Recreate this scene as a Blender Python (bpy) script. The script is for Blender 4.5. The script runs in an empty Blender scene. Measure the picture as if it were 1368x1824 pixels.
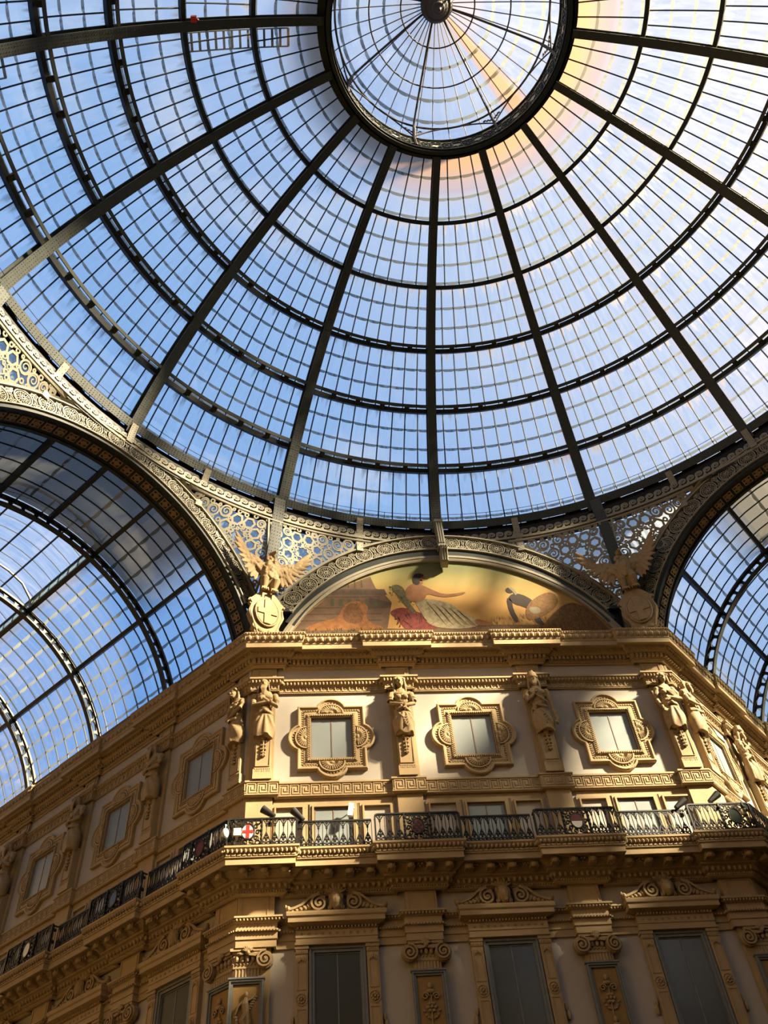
import bpy, math, random
from mathutils import Matrix, Vector
from math import sin, cos, pi, radians as rad, sqrt, atan2, acos

SC = bpy.context.scene
COL = SC.collection

# ------------------------------------------------------------------ camera
cam_d = bpy.data.cameras.new('camera')
cam = bpy.data.objects.new('camera', cam_d); COL.objects.link(cam)
cam.location = (-5.869, -7.463, 1.6)
cam.matrix_world = (Matrix.Translation((-5.869, -7.463, 1.6)) @ Matrix.Rotation(-0.137876, 4, 'Z')
                    @ Matrix.Rotation(2.438469, 4, 'X') @ Matrix.Rotation(-0.105121, 4, 'Z'))
cam_d.sensor_fit = 'VERTICAL'; cam_d.sensor_height = 24.0
cam_d.lens = 1545.13 / 1824 * 24.0
cam_d.clip_end = 600
SC.camera = cam

# ------------------------------------------------------------------ sky, sun, exposure
SUN_AZ = 120.0      # degrees clockwise from +y
SUN_EL = 33.0
w = bpy.data.worlds.new('sky'); SC.world = w; w.use_nodes = True
nt = w.node_tree; nt.nodes.clear()
def WN(t, **k):
    n = nt.nodes.new(t)
    for a, b in k.items(): setattr(n, a, b)
    return n
wo = WN('ShaderNodeOutputWorld'); bg = WN('ShaderNodeBackground'); tc = WN('ShaderNodeTexCoord')
sun_v = Vector((sin(rad(SUN_AZ)) * cos(rad(SUN_EL)), cos(rad(SUN_AZ)) * cos(rad(SUN_EL)), sin(rad(SUN_EL))))
dot = WN('ShaderNodeVectorMath', operation='DOT_PRODUCT'); dot.inputs[1].default_value = sun_v
nt.links.new(tc.outputs['Generated'], dot.inputs[0])
r1 = WN('ShaderNodeValToRGB')       # bright around the sun, blue away from it
cr = r1.color_ramp
cr.elements[0].position = 0.0; cr.elements[0].color = (0.10, 0.28, 0.74, 1)
cr.elements[1].position = 1.0; cr.elements[1].color = (1.05, 0.96, 0.9, 1)
for p, c in ((0.42, (0.19, 0.42, 0.88, 1)), (0.60, (0.34, 0.57, 0.96, 1)), (0.76, (0.53, 0.68, 0.98, 1)), (0.90, (0.74, 0.80, 0.98, 1))):
    e = cr.elements.new(p); e.color = c
mr = WN('ShaderNodeMapRange'); mr.inputs['From Min'].default_value = -1; mr.inputs['From Max'].default_value = 1
nt.links.new(dot.outputs['Value'], mr.inputs['Value']); nt.links.new(mr.outputs[0], r1.inputs['Fac'])
nz = WN('ShaderNodeTexNoise'); nz.inputs['Scale'].default_value = 3.2; nz.inputs['Detail'].default_value = 6; nz.inputs['Roughness'].default_value = 0.6
mp = WN('ShaderNodeMapping'); mp.inputs['Scale'].default_value = (1, 1, 2.2)
nt.links.new(tc.outputs['Generated'], mp.inputs[0]); nt.links.new(mp.outputs[0], nz.inputs['Vector'])
r2 = WN('ShaderNodeValToRGB'); r2.color_ramp.elements[0].position = 0.50; r2.color_ramp.elements[1].position = 0.72
r2.color_ramp.elements[1].color = (0.75, 0.75, 0.75, 1)
nt.links.new(nz.outputs['Fac'], r2.inputs['Fac'])
mx = WN('ShaderNodeMix', data_type='RGBA'); mx.inputs['B'].default_value = (1.0, 0.97, 0.95, 1)
nt.links.new(r2.outputs[0], mx.inputs['Factor']); nt.links.new(r1.outputs[0], mx.inputs['A'])
nt.links.new(mx.outputs['Result'], bg.inputs['Color']); bg.inputs['Strength'].default_value = 1.0
nt.links.new(bg.outputs[0], wo.inputs[0])

sd = bpy.data.lights.new('sun', 'SUN'); sd.energy = 60.0; sd.angle = rad(4.0); sd.color = (1.0, 0.80, 0.52)
sun = bpy.data.objects.new('sun', sd); COL.objects.link(sun)
sun.rotation_euler = sun_v.to_track_quat('Z', 'Y').to_euler(); sun.location = (60, -40, 60)

SC.view_settings.view_transform = 'Standard'; SC.view_settings.look = 'None'
SC.view_settings.gamma = 1; SC.view_settings.use_curve_mapping = False
SC.view_settings.exposure = 0.0
SC.cycles.transparent_max_bounces = 24
SC.cycles.max_bounces = 8
SC.cycles.caustics_reflective = False; SC.cycles.caustics_refractive = False

# ------------------------------------------------------------------ materials
def lin(h):
    c = [int(h[i:i + 2], 16) / 255 for i in (0, 2, 4)]
    return tuple(((x + 0.055) / 1.055) ** 2.4 if x > 0.04 else x / 12.92 for x in c) + (1,)
def mat(name, hexa, rough=0.7, metal=0.0, var=0.0, scale=4.0, bump=0.0, spec=0.3):
    m = bpy.data.materials.new(name); m.use_nodes = True
    t = m.node_tree; b = t.nodes['Principled BSDF']
    c = tuple(x * 0.8 for x in lin(hexa)[:3]) + (1,)
    b.inputs['Base Color'].default_value = c; b.inputs['Roughness'].default_value = rough
    b.inputs['Metallic'].default_value = metal; b.inputs['Specular IOR Level'].default_value = spec
    if var > 0 or bump > 0:
        co = t.nodes.new('ShaderNodeTexCoord'); n = t.nodes.new('ShaderNodeTexNoise')
        n.inputs['Scale'].default_value = scale; n.inputs['Detail'].default_value = 8
        t.links.new(co.outputs['Object'], n.inputs['Vector'])
        if var > 0:
            r = t.nodes.new('ShaderNodeValToRGB'); r.color_ramp.elements[0].position = 0.3; r.color_ramp.elements[1].position = 0.7
            r.color_ramp.elements[0].color = tuple(x * (1 - var) for x in c[:3]) + (1,)
            r.color_ramp.elements[1].color = tuple(min(1, x * (1 + var * 0.5)) for x in c[:3]) + (1,)
            t.links.new(n.outputs['Fac'], r.inputs['Fac']); t.links.new(r.outputs[0], b.inputs['Base Color'])
        if bump > 0:
            n2 = t.nodes.new('ShaderNodeTexNoise'); n2.inputs['Scale'].default_value = scale * 12; n2.inputs['Detail'].default_value = 4
            t.links.new(co.outputs['Object'], n2.inputs['Vector'])
            bp = t.nodes.new('ShaderNodeBump'); bp.inputs['Strength'].default_value = bump; bp.inputs['Distance'].default_value = 0.02
            t.links.new(n2.outputs['Fac'], bp.inputs['Height']); t.links.new(bp.outputs[0], b.inputs['Normal'])
    return m
M = {}
M['plaster'] = mat('cream_plaster', 'a89f93', 0.85, var=0.06, scale=1.2, bump=0.1)
M['trim'] = mat('ochre_stone_trim', 'a18a66', 0.8, var=0.10, scale=3, bump=0.15)
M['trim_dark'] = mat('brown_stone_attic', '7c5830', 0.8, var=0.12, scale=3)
M['statue'] = mat('buff_carved_stone', '967f5b', 0.75, var=0.14, scale=6, bump=0.2)
M['iron'] = mat('dark_grey_green_iron', '1e2320', 0.55, var=0.2, scale=5)
M['flange'] = mat('grey_green_riveted_iron', '343935', 0.5, var=0.15, scale=8)
M['tile'] = mat('brown_pierced_panel', '7a6648', 0.6)
M['lantern_back'] = mat('pale_lantern_band', 'cfc6ac', 0.7)
M['brown_iron'] = mat('rusty_brown_lantern_iron', '40352a', 0.6, var=.2)
M['arch_back'] = mat('black_green_arch_plate', '0d100e', 0.7)
M['black'] = mat('black_iron', '17140f', 0.5)
M['cream'] = mat('cream_painted_iron', '8c8777', 0.6, var=0.12, scale=6)
M['glazing'] = mat('glazing_bar_iron', '23282a', 0.5)
M['lap'] = mat('grey_lap_glass', '7f9296', 0.5)
M['pane'] = mat('window_glass_over_blind', '7b8181', 0.4, spec=0.3)
M['pane_dark'] = mat('dark_window_glass', '3c413f', 0.2, spec=0.6)
M['mullion'] = mat('window_frame_brown', '6f5c48', 0.6)
M['greyframe'] = mat('blue_grey_marble', '6f716f', 0.5, var=0.15, scale=9)
M['panel'] = mat('ochre_relief_ground', '8a6d40', 0.8)
M['black_plastic'] = mat('black_lamp_housing', '15130f', 0.45)
M['white'] = mat('white_enamel', 'd9d6cd', 0.4)
M['red'] = mat('red_enamel', 'b3281c', 0.5)
M['green'] = mat('green_enamel', '22301f', 0.6, spec=.1)
M['darkred'] = mat('dark_red_enamel', '5a1d12', 0.5)
M['floor'] = mat('marble_floor', '3d362d', 0.5, var=0.2, scale=2)
M['gold'] = mat('gilded_moulding', 'a8783a', 0.6)

def glass_mat(name, tint, trans, rust=0.0, milk=(0.62, 0.68, 0.72), opaque_tint=(0.28, 0.18, 0.10)):
    """thin dusty glass: see-through, a share of dust that scatters, and a fresnel sheen"""
    milk = tuple(x * .78 for x in milk); opaque_tint = tuple(x * .7 for x in opaque_tint)  # colour of opaque glass: dome and ridge dirt, dark grey first vault bay
    m = bpy.data.materials.new(name); m.use_nodes = True; t = m.node_tree; t.nodes.clear()
    N = t.nodes.new; L = t.links.new
    out = N('ShaderNodeOutputMaterial'); tr = N('ShaderNodeBsdfTransparent'); tr.inputs[0].default_value = tint + (1,)
    tl = N('ShaderNodeBsdfTranslucent'); df = N('ShaderNodeBsdfDiffuse')
    gl = N('ShaderNodeBsdfGlossy'); gl.inputs['Roughness'].default_value = 0.06
    uv = N('ShaderNodeUVMap'); mp = N('ShaderNodeMapping'); mp.inputs['Scale'].default_value = (3.5, 0.45, 1)
    n = N('ShaderNodeTexNoise'); n.inputs['Scale'].default_value = 1.6; n.inputs['Detail'].default_value = 7; n.inputs['Roughness'].default_value = 0.65
    L(uv.outputs[0], mp.inputs[0]); L(mp.outputs[0], n.inputs['Vector'])
    n2 = N('ShaderNodeTexNoise'); n2.inputs['Scale'].default_value = 0.35; n2.inputs['Detail'].default_value = 3
    L(uv.outputs[0], n2.inputs['Vector'])
    cm = N('ShaderNodeRGB'); cm.outputs[0].default_value = milk + (1,)
    # stain: brown streaks hanging below each purlin (v runs 0..1 down one band, kept in the second uv map)
    uv2 = N('ShaderNodeUVMap'); uv2.uv_map = 'band'
    sp = N('ShaderNodeSeparateXYZ'); L(uv2.outputs[0], sp.inputs[0])
    mps = N('ShaderNodeMapping'); mps.inputs['Scale'].default_value = (5.0, 0.7, 1); L(uv.outputs[0], mps.inputs[0])
    n3 = N('ShaderNodeTexNoise'); n3.inputs['Scale'].default_value = 1.0; n3.inputs['Detail'].default_value = 5; L(mps.outputs[0], n3.inputs['Vector'])
    mr = N('ShaderNodeMapRange'); mr.inputs['From Min'].default_value = 0.30; mr.inputs['From Max'].default_value = 0.0
    mr.inputs['To Min'].default_value = 0.0; mr.inputs['To Max'].default_value = 0.36
    L(sp.outputs['Y'], mr.inputs['Value'])
    ad = N('ShaderNodeMath'); ad.operation = 'MULTIPLY_ADD'; ad.inputs[1].default_value = 1.0; L(n3.outputs['Fac'], ad.inputs[0]); L(mr.outputs[0], ad.inputs[2])
    rs = N('ShaderNodeValToRGB'); rs.color_ramp.elements[0].position = 0.70; rs.color_ramp.elements[1].position = 1.0
    rs.color_ramp.elements[1].color = (rust, rust, rust, 1)
    L(ad.outputs[0], rs.inputs['Fac'])
    cmix = N('ShaderNodeMix'); cmix.data_type = 'RGBA'; cmix.inputs['B'].default_value = (0.20, 0.13, 0.06, 1)
    L(rs.outputs[0], cmix.inputs['Factor']); L(cm.outputs[0], cmix.inputs['A'])
    dm = N('ShaderNodeMix'); dm.data_type = 'RGBA'; dm.inputs['B'].default_value = opaque_tint + (1,)
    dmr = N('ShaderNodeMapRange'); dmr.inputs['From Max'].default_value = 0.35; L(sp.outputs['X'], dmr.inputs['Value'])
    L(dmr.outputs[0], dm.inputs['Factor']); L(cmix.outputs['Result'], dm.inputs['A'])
    L(dm.outputs['Result'], tl.inputs[0]); L(dm.outputs['Result'], df.inputs[0])
    dust = N('ShaderNodeMixShader'); dust.inputs[0].default_value = 0.3; L(tl.outputs[0], dust.inputs[1]); L(df.outputs[0], dust.inputs[2])
    f1 = N('ShaderNodeMapRange'); f1.inputs['From Min'].default_value = 0.3; f1.inputs['From Max'].default_value = 0.75
    f1.inputs['To Min'].default_value = (1 - trans) * .4; f1.inputs['To Max'].default_value = (1 - trans) * 1.8
    L(n.outputs['Fac'], f1.inputs['Value'])
    a2 = N('ShaderNodeMath'); a2.operation = 'MAXIMUM'; L(f1.outputs[0], a2.inputs[0])
    rm = N('ShaderNodeMath'); rm.operation = 'MULTIPLY'; rm.inputs[1].default_value = 0.8; L(rs.outputs[0], rm.inputs[0]); L(rm.outputs[0], a2.inputs[1])
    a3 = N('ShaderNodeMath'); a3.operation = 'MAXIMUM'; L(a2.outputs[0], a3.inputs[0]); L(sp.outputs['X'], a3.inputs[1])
    mx = N('ShaderNodeMixShader'); L(a3.outputs[0], mx.inputs[0]); L(tr.outputs[0], mx.inputs[1]); L(dust.outputs[0], mx.inputs[2])
    ge = N('ShaderNodeNewGeometry'); dt = N('ShaderNodeVectorMath'); dt.operation = 'DOT_PRODUCT'; L(ge.outputs['Normal'], dt.inputs[0]); L(ge.outputs['Incoming'], dt.inputs[1])
    ab = N('ShaderNodeMath'); ab.operation = 'ABSOLUTE'; L(dt.outputs['Value'], ab.inputs[0])
    om = N('ShaderNodeMath'); om.operation = 'SUBTRACT'; om.inputs[0].default_value = 1.0; L(ab.outputs[0], om.inputs[1])
    pw = N('ShaderNodeMath'); pw.operation = 'POWER'; pw.inputs[1].default_value = 4.0; L(om.outputs[0], pw.inputs[0])
    fr = N('ShaderNodeMath'); fr.operation = 'MULTIPLY_ADD'; fr.inputs[1].default_value = 0.9; fr.inputs[2].default_value = 0.07; L(pw.outputs[0], fr.inputs[0])
    m2 = N('ShaderNodeMixShader'); L(fr.outputs[0], m2.inputs[0]); L(mx.outputs[0], m2.inputs[1]); L(gl.outputs[0], m2.inputs[2])
    L(m2.outputs[0], out.inputs[0])
    return m
M['glass'] = glass_mat('dusty_dome_glass', (0.93, 0.96, 1.0), 0.90, rust=.9, milk=(0.42, 0.44, 0.42))
M['vglass'] = glass_mat('vault_glass', (0.90, 0.95, 1.0), 0.92, rust=0.3, milk=(0.26, 0.27, 0.25), opaque_tint=(0.11, 0.105, 0.085))
M['lapglass'] = glass_mat('overlapping_glass_edge', (0.50, 0.56, 0.56), 0.30, rust=0.0, milk=(0.20, 0.21, 0.19))
M['greenglass'] = glass_mat('green_monitor_glass', (0.62, 0.80, 0.78), 0.3, rust=0.0, milk=(0.30, 0.40, 0.36))

# ------------------------------------------------------------------ mesh helpers
class MB:
    def __init__(s): s.v = []; s.f = []
    def add(s, vs, fs, mt=None):
        o = len(s.v)
        if mt is not None: vs = [mt @ Vector(p) for p in vs]
        s.v.extend([tuple(p) for p in vs]); s.f.extend([tuple(i + o for i in f) for f in fs]); return s
    def merge(s, b, mt=None): return s.add(b.v, b.f, mt)
    def box(s, x0, x1, y0, y1, z0, z1, mt=None):
        e = (len(s.f) // 6 % 11) * 0.0005
        vs = [(x, y, z) for z in (z0 + e, z1 - e) for y in (y0 + e, y1 - e) for x in (x0 + e, x1 - e)]
        return s.add(vs, [(0, 2, 3, 1), (4, 5, 7, 6), (0, 1, 5, 4), (2, 6, 7, 3), (0, 4, 6, 2), (1, 3, 7, 5)], mt)
    def prism(s, poly, y0, y1, mt=None, flat=True):
        """closed polygon in x,z extruded along y"""
        n = len(poly)
        vs = [(x, y0, z) for x, z in poly] + [(x, y1, z) for x, z in poly]
        fs = [tuple(range(n)), tuple(range(2 * n - 1, n - 1, -1))] + [(i, i + n, (i + 1) % n + n, (i + 1) % n) for i in range(n)]
        return s.add(vs, fs, mt)
    def ring(s, rings, closed=True, cap=True):
        """loft a list of equal-length point loops"""
        n = len(rings[0]); vs = [p for r in rings for p in r]; fs = []
        m = n if closed else n - 1
        for j in range(len(rings) - 1):
            for i in range(m):
                a = j * n + i; b = j * n + (i + 1) % n
                fs.append((a, b, b + n, a + n))
        if cap and closed:
            fs.append(tuple(range(n - 1, -1, -1))); fs.append(tuple(range((len(rings) - 1) * n, len(rings) * n)))
        return s.add(vs, fs)
    def tube(s, pts, r, n=6, mt=None, closed=False):
        pts = [Vector(p) for p in pts]; R = r if isinstance(r, (list, tuple)) else [r] * len(pts)
        rings = []; k = len(pts)
        up = Vector((0.13, 0.27, 0.95)).normalized()
        for i, p in enumerate(pts):
            if closed: d = pts[(i + 1) % k] - pts[i - 1]
            else: d = pts[min(i + 1, k - 1)] - pts[max(i - 1, 0)]
            if d.length < 1e-9: d = Vector((0, 0, 1))
            d.normalize()
            a = d.cross(up)
            if a.length < 0.05: a = d.cross(Vector((1, 0, 0)))
            a.normalize(); b = d.cross(a)
            rings.append([p + (a * cos(2 * pi * j / n) + b * sin(2 * pi * j / n)) * R[i] for j in range(n)])
        if closed: rings.append(rings[0])
        t = MB(); t.ring(rings, cap=not closed)
        return s.add(t.v, t.f, mt)
    def ell(s, c, r, n=8, m=6, mt=None, rot=None):
        vs = []; fs = []
        R = rot if rot is not None else Matrix.Identity(3)
        for j in range(m + 1):
            t = -pi / 2 + pi * j / m
            for i in range(n):
                a = 2 * pi * i / n
                q = R @ Vector((r[0] * cos(t) * cos(a), r[1] * cos(t) * sin(a), r[2] * sin(t)))
                vs.append((c[0] + q.x, c[1] + q.y, c[2] + q.z))
        for j in range(m):
            for i in range(n):
                a = j * n + i; b = j * n + (i + 1) % n
                fs.append((a, b, b + n, a + n))
        return s.add(vs, fs, mt)
    def ribbon(s, pts, wd, y0, y1, fn=None, closed=False):
        """flat strip following a path in (x,z), thick from y0 to y1; fn maps (x,y,z)"""
        k = len(pts); L_ = []; R_ = []
        for i in range(k):
            a = pts[i - 1] if (i > 0 or closed) else pts[i]; b = pts[(i + 1) % k] if (i < k - 1 or closed) else pts[i]
            dx, dz = b[0] - a[0], b[1] - a[1]; l = sqrt(dx * dx + dz * dz) or 1
            ww = (wd[i] if isinstance(wd, (list, tuple)) else wd) / 2
            L_.append((pts[i][0] - dz / l * ww, pts[i][1] + dx / l * ww)); R_.append((pts[i][0] + dz / l * ww, pts[i][1] - dx / l * ww))
        vs = []
        for i in range(k):
            vs += [(L_[i][0], y0, L_[i][1]), (R_[i][0], y0, R_[i][1]), (R_[i][0], y1, R_[i][1]), (L_[i][0], y1, L_[i][1])]
        if fn: vs = [fn(*p) for p in vs]
        fs = []
        for i in range(k if closed else k - 1):
            o = i * 4; q = ((i + 1) % k) * 4
            for j in range(4): fs.append((o + j, o + (j + 1) % 4, q + (j + 1) % 4, q + j))
        if not closed: fs += [(3, 2, 1, 0), tuple((k - 1) * 4 + j for j in range(4))]
        return s.add(vs, fs)
def circ(cx, cz, r, n=16, a0=0.0, a1=2 * pi, full=True):
    k = n if full else n + 1
    return [(cx + r * cos(a0 + (a1 - a0) * i / n), cz + r * sin(a0 + (a1 - a0) * i / n)) for i in range(k)]
def spiral(cx, cz, r0, r1, turns, a0=0.0, sgn=1, n=22):
    return [(cx + (r0 + (r1 - r0) * i / n) * cos(a0 + sgn * 2 * pi * turns * i / n), cz + (r0 + (r1 - r0) * i / n) * sin(a0 + sgn * 2 * pi * turns * i / n)) for i in range(n + 1)]
def obj(name, mb, m, parent=None, mw=None, smooth=False, **props):
    me = bpy.data.meshes.new(name)
    if isinstance(mb, MB): me.from_pydata(mb.v, [], mb.f)
    else: me = mb
    me.validate(); me.update()
    if m is not None:
        me.materials.clear(); me.materials.append(m)
    if smooth: me.polygons.foreach_set('use_smooth', [True] * len(me.polygons))
    o = bpy.data.objects.new(name, me); COL.objects.link(o)
    if parent is not None: o.parent = parent
    if mw is not None: o.matrix_world = mw
    for k, v in props.items(): o[k] = v
    return o
def fixn(o):
    """make normals consistent"""
    import bmesh
    bm = bmesh.new(); bm.from_mesh(o.data); bmesh.ops.recalc_face_normals(bm, faces=bm.faces); bm.to_mesh(o.data); bm.free(); return o
def thing(name, label, cat, mw=None, group=None):
    o = bpy.data.objects.new(name, None); COL.objects.link(o); o.empty_display_size = 0.3
    if mw is not None: o.matrix_world = mw
    o['label'] = label; o['category'] = cat
    if group: o['group'] = group
    return o
def tag(o, label, cat, group=None):
    o['label'] = label; o['category'] = cat
    if group: o['group'] = group
    return o
def struct(name, mb, m, mw=None, parent=None, smooth=False):
    o = obj(name, mb, m, parent, mw, smooth)
    if parent is None: o['kind'] = 'structure'
    return o
def dup(root, mw, label=None, group=None):
    r = root.copy(); COL.objects.link(r); r.matrix_world = mw
    if label: r['label'] = label
    if group: r['group'] = group
    for ch in list(root.children):
        c = ch.copy(); COL.objects.link(c); c.parent = r
        for g in list(ch.children):
            d = g.copy(); COL.objects.link(d); d.parent = c
    return r
def Tr(x, y, z): return Matrix.Translation((x, y, z))
def Rz(a): return Matrix.Rotation(a, 4, 'Z')
def sculpt(name, mb, m, parent, voxel=0.02, smooth_it=2):
    """fuse overlapping forms into one continuous carved surface"""
    me = bpy.data.meshes.new('form'); me.from_pydata(mb.v, [], mb.f); me.update()
    t = bpy.data.objects.new('form', me); COL.objects.link(t)
    r = t.modifiers.new('r', 'REMESH'); r.mode = 'VOXEL'; r.voxel_size = voxel
    s = t.modifiers.new('s', 'SMOOTH'); s.factor = 0.5; s.iterations = smooth_it
    dg = bpy.context.evaluated_depsgraph_get(); ev = t.evaluated_get(dg)
    me2 = bpy.data.meshes.new_from_object(ev)
    bpy.data.objects.remove(t); bpy.data.meshes.remove(me)
    me2.name = name
    return obj(name, me2, m, parent, smooth=True)

# wall frames: local x runs to the right when facing the wall, local -y comes out of the wall
HW = 7.75; AP = 18.0; AD = 18.21; AHW = 7.25; ARM = 32.0
WF = Tr(0, AP, 0)
WL = Tr(-HW, AP, 0) @ Rz(-pi / 4)
WR = Tr(HW, AP, 0) @ Rz(pi / 4)
AL = Rz(pi / 4)      # arm frames: local +y runs down the arm
AR = Rz(-pi / 4)
PF = [-2.48, 2.50]; PL = [-5.0, -9.8, -14.6, -19.4, -24.2]; PR = [5.0, 9.8, 14.6]
WINF = [-5.0, 0.0, 5.05]; WINL = [-2.65, -7.35, -12.2, -17.0]; WINR = [2.65, 7.35, 12.2]

def wall_path(base, res, hw, hc):
    """plan polyline left arm -> front -> right arm, stepping forward at each pilaster"""
    k = 0.41421
    def P(W, x, d): q = W @ Vector((x, -d, 0)); return (q.x, q.y)
    pts = [P(WL, -ARM, base)]
    for c in sorted(PL):
        pts += [P(WL, c - hw, base), P(WL, c - hw, res), P(WL, c + hw, res), P(WL, c + hw, base)]
    pts += [P(WL, -hc, base), P(WL, -hc, res), P(WF, -HW - k * res, res), P(WF, -HW + hc, res), P(WF, -HW + hc, base)]
    for c in PF:
        pts += [P(WF, c - hw, base), P(WF, c - hw, res), P(WF, c + hw, res), P(WF, c + hw, base)]
    pts += [P(WF, HW - hc, base), P(WF, HW - hc, res), P(WF, HW + k * res, res), P(WR, hc, res), P(WR, hc, base)]
    for c in PR:
        pts += [P(WR, c - hw, base), P(WR, c - hw, res), P(WR, c + hw, res), P(WR, c + hw, base)]
    pts += [P(WR, 20, base)]
    return pts
def offset(path, d):
    out = []; n = len(path)
    ns = []
    for i in range(n - 1):
        dx, dy = path[i + 1][0] - path[i][0], path[i + 1][1] - path[i][1]; l = sqrt(dx * dx + dy * dy)
        ns.append((dy / l, -dx / l))
    for i in range(n):
        a = ns[max(i - 1, 0)]; b = ns[min(i, n - 2)]
        mx_, my_ = a[0] + b[0], a[1] + b[1]; q = mx_ * a[0] + my_ * a[1]
        if abs(q) < 1e-6: q = 1
        out.append((path[i][0] + mx_ / q * d, path[i][1] + my_ / q * d))
    return out
def sweep(path, profile, mb=None):
    mb = mb or MB(); rows = [[(x, y, z) for x, y in offset(path, d)] for d, z in profile]
    return mb.ring(rows, closed=False, cap=False)
def along(mb, path, d, z, step, tmpl, margin=0.0):
    op = offset(path, d)
    for i in range(len(op) - 1):
        a = Vector(op[i] + (z,)); b = Vector(op[i + 1] + (z,)); l = (b - a).length
        if l < step * 0.9: continue
        n = max(1, round((l - margin) / step)); ang = atan2(b.y - a.y, b.x - a.x); st = l / n
        for j in range(n):
            p = a + (b - a) * ((j + 0.5) / n)
            mb.merge(tmpl, Tr(*p) @ Rz(ang) @ Matrix.Diagonal((st / step, 1, 1, 1)))
# small repeated ornaments (x along, -y out)
def egg(w_=0.16, h=0.2, d=0.06):
    b = MB(); b.ell((0, 0, 0), (w_ * 0.37, d * 1.35, h * 0.52), 8, 5); b.box(w_ * 0.47, w_ * 0.53, -d * 0.6, 0, -h * 0.45, h * 0.45); return b
def dentil(w_=0.1, h=0.12, d=0.1):
    b = MB(); b.box(-w_ / 2, w_ / 2, -d, 0.01, -h / 2, h / 2); return b
def leaf(w_=0.2, h=0.2, d=0.05):
    b = MB(); b.add([(-w_ * 0.42, 0, h / 2), (w_ * 0.42, 0, h / 2), (w_ * 0.3, -d, 0), (0, -d * 1.6, -h / 2), (-w_ * 0.3, -d, 0), (0, -d * 0.4, h / 2)],
                    [(0, 4, 5), (4, 3, 5), (5, 3, 2), (5, 2, 1)]); b.ell((w_ * 0.5, -0.01, 0), (0.015, 0.03, h * 0.4), 4, 3); return b
def rosette(r=0.12, n=6, d=0.05):
    b = MB(); b.ell((0, -d * 0.5, 0), (r * 0.3, d, r * 0.3), 6, 4)
    for i in range(n):
        a = 2 * pi * i / n; b.ell((cos(a) * r * 0.62, 0, sin(a) * r * 0.62), (r * 0.3, d * 0.8, r * 0.3), 6, 3)
    return b

# ================================================================== SETTING: walls, floor
def slab_wall(name, W, x0, x1, z1=23.8, d=0.6, m='plaster'):
    b = MB(); b.box(x0, x1, 0, d, 0, z1); return struct(name, b, M[m], W)
slab_wall('wall_front', WF, -HW - 0.24, HW + 0.24)
slab_wall('wall_left', WL, -ARM, 0.0)
slab_wall('wall_right', WR, 0.0, 20)
b = MB(); b.add([(-60, -60, 0), (60, -60, 0), (60, 60, 0), (-60, 60, 0)], [(0, 1, 2, 3)])
struct('floor', b, M['floor'])
# the other sides of the octagon, out of the picture, that shade and light the visible ones
def spandrel_wall(b, D, hw):
    n = 24; vs = []; o = len(b.v)
    for i in range(n + 1):
        u = -hw + 2 * hw * i / n; za = 21.87 + sqrt(max(.1, 8.3 ** 2 - u * u)); vs += [(u, D, za), (u, min(D, sqrt(18.25 ** 2 - u * u)), max(za, 30.95))]
    f_ = [(2 * i, 2 * i + 1, 2 * i + 3, 2 * i + 2) for i in range(n)]
    b.add(vs, f_); b.add([(x, y + .15, z) for x, y, z in vs], [tuple(reversed(f)) for f in f_])
for k, nm in ((90, 'wall_east'), (-90, 'wall_west'), (180, 'wall_back')):
    b = MB(); b.box(-HW, HW, AP, AP + 0.5, 0, 24.0)
    arc = [(7.74 * i / 16, 21.87 + sqrt(8.45 ** 2 - (7.74 * i / 16) ** 2)) for i in range(-16, 17)]
    b.prism([(-HW, 24.0)] + [(x, max(z, 24.01)) for x, z in arc] + [(HW, 24.0)], AP + 0.05, AP + 0.4)
    spandrel_wall(b, AP, HW)
    struct(nm, b, M['trim'], Rz(-rad(k)))
for k, nm, L_ in ((135, 'wall_southeast', 26), (-135, 'wall_southwest', 26), (45, 'wall_northeast', 20), (-45, 'wall_northwest', ARM)):
    b = MB()
    if k != 45: b.box(-AHW - 0.6, -AHW - .22, AD, AD + L_, 0, 25.3)
    if k != -45: b.box(AHW + .22, AHW + 0.6, AD, AD + L_, 0, 25.3)
    b.box(-8, 8, AD + L_ + .5, AD + L_ + 1, 0, 30.5)
    if abs(k) == 135: spandrel_wall(b, AD, AHW)
    struct(nm, b, M['trim'], Rz(-rad(k)))

# ================================================================== mouldings (one sweep round all three fronts)
TRIMN = [0]
def trim(mb, m='trim', group=None):
    TRIMN[0] += 1
    return struct('trim_%d' % TRIMN[0], mb, M[m])
# crowning cornice
p = wall_path(0.03, 0.17, 0.62, 1.05)
b = sweep(p, [(-0.03, 22.72), (0.04, 22.72), (0.05, 22.76), (0.09, 22.79), (0.09, 22.83), (0.13, 22.85), (0.13, 23.01), (0.26, 23.01), (0.26, 23.03),
              (0.30, 23.05), (0.42, 23.16), (0.50, 23.19), (0.64, 23.18), (0.67, 23.16), (0.67, 23.37), (0.69, 23.38), (0.69, 23.42), (0.71, 23.46),
              (0.76, 23.68), (0.79, 23.70), (0.79, 23.80), (-0.2, 23.84)])
along(b, p, 0.13, 22.935, 0.155, dentil(0.10, 0.14, 0.11), 0.1)
along(b, p, 0.38, 23.10, 0.15, leaf(0.15, 0.17, 0.10), 0.05)
along(b, p, 0.72, 23.57, 0.25, egg(0.25, 0.22, 0.07), 0.05)
along(b, p, 0.78, 23.75, 0.10, egg(0.10, 0.07, 0.03))
along(b, p, 0.07, 22.79, 0.10, leaf(0.10, 0.07, 0.03))
trim(b)
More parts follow.
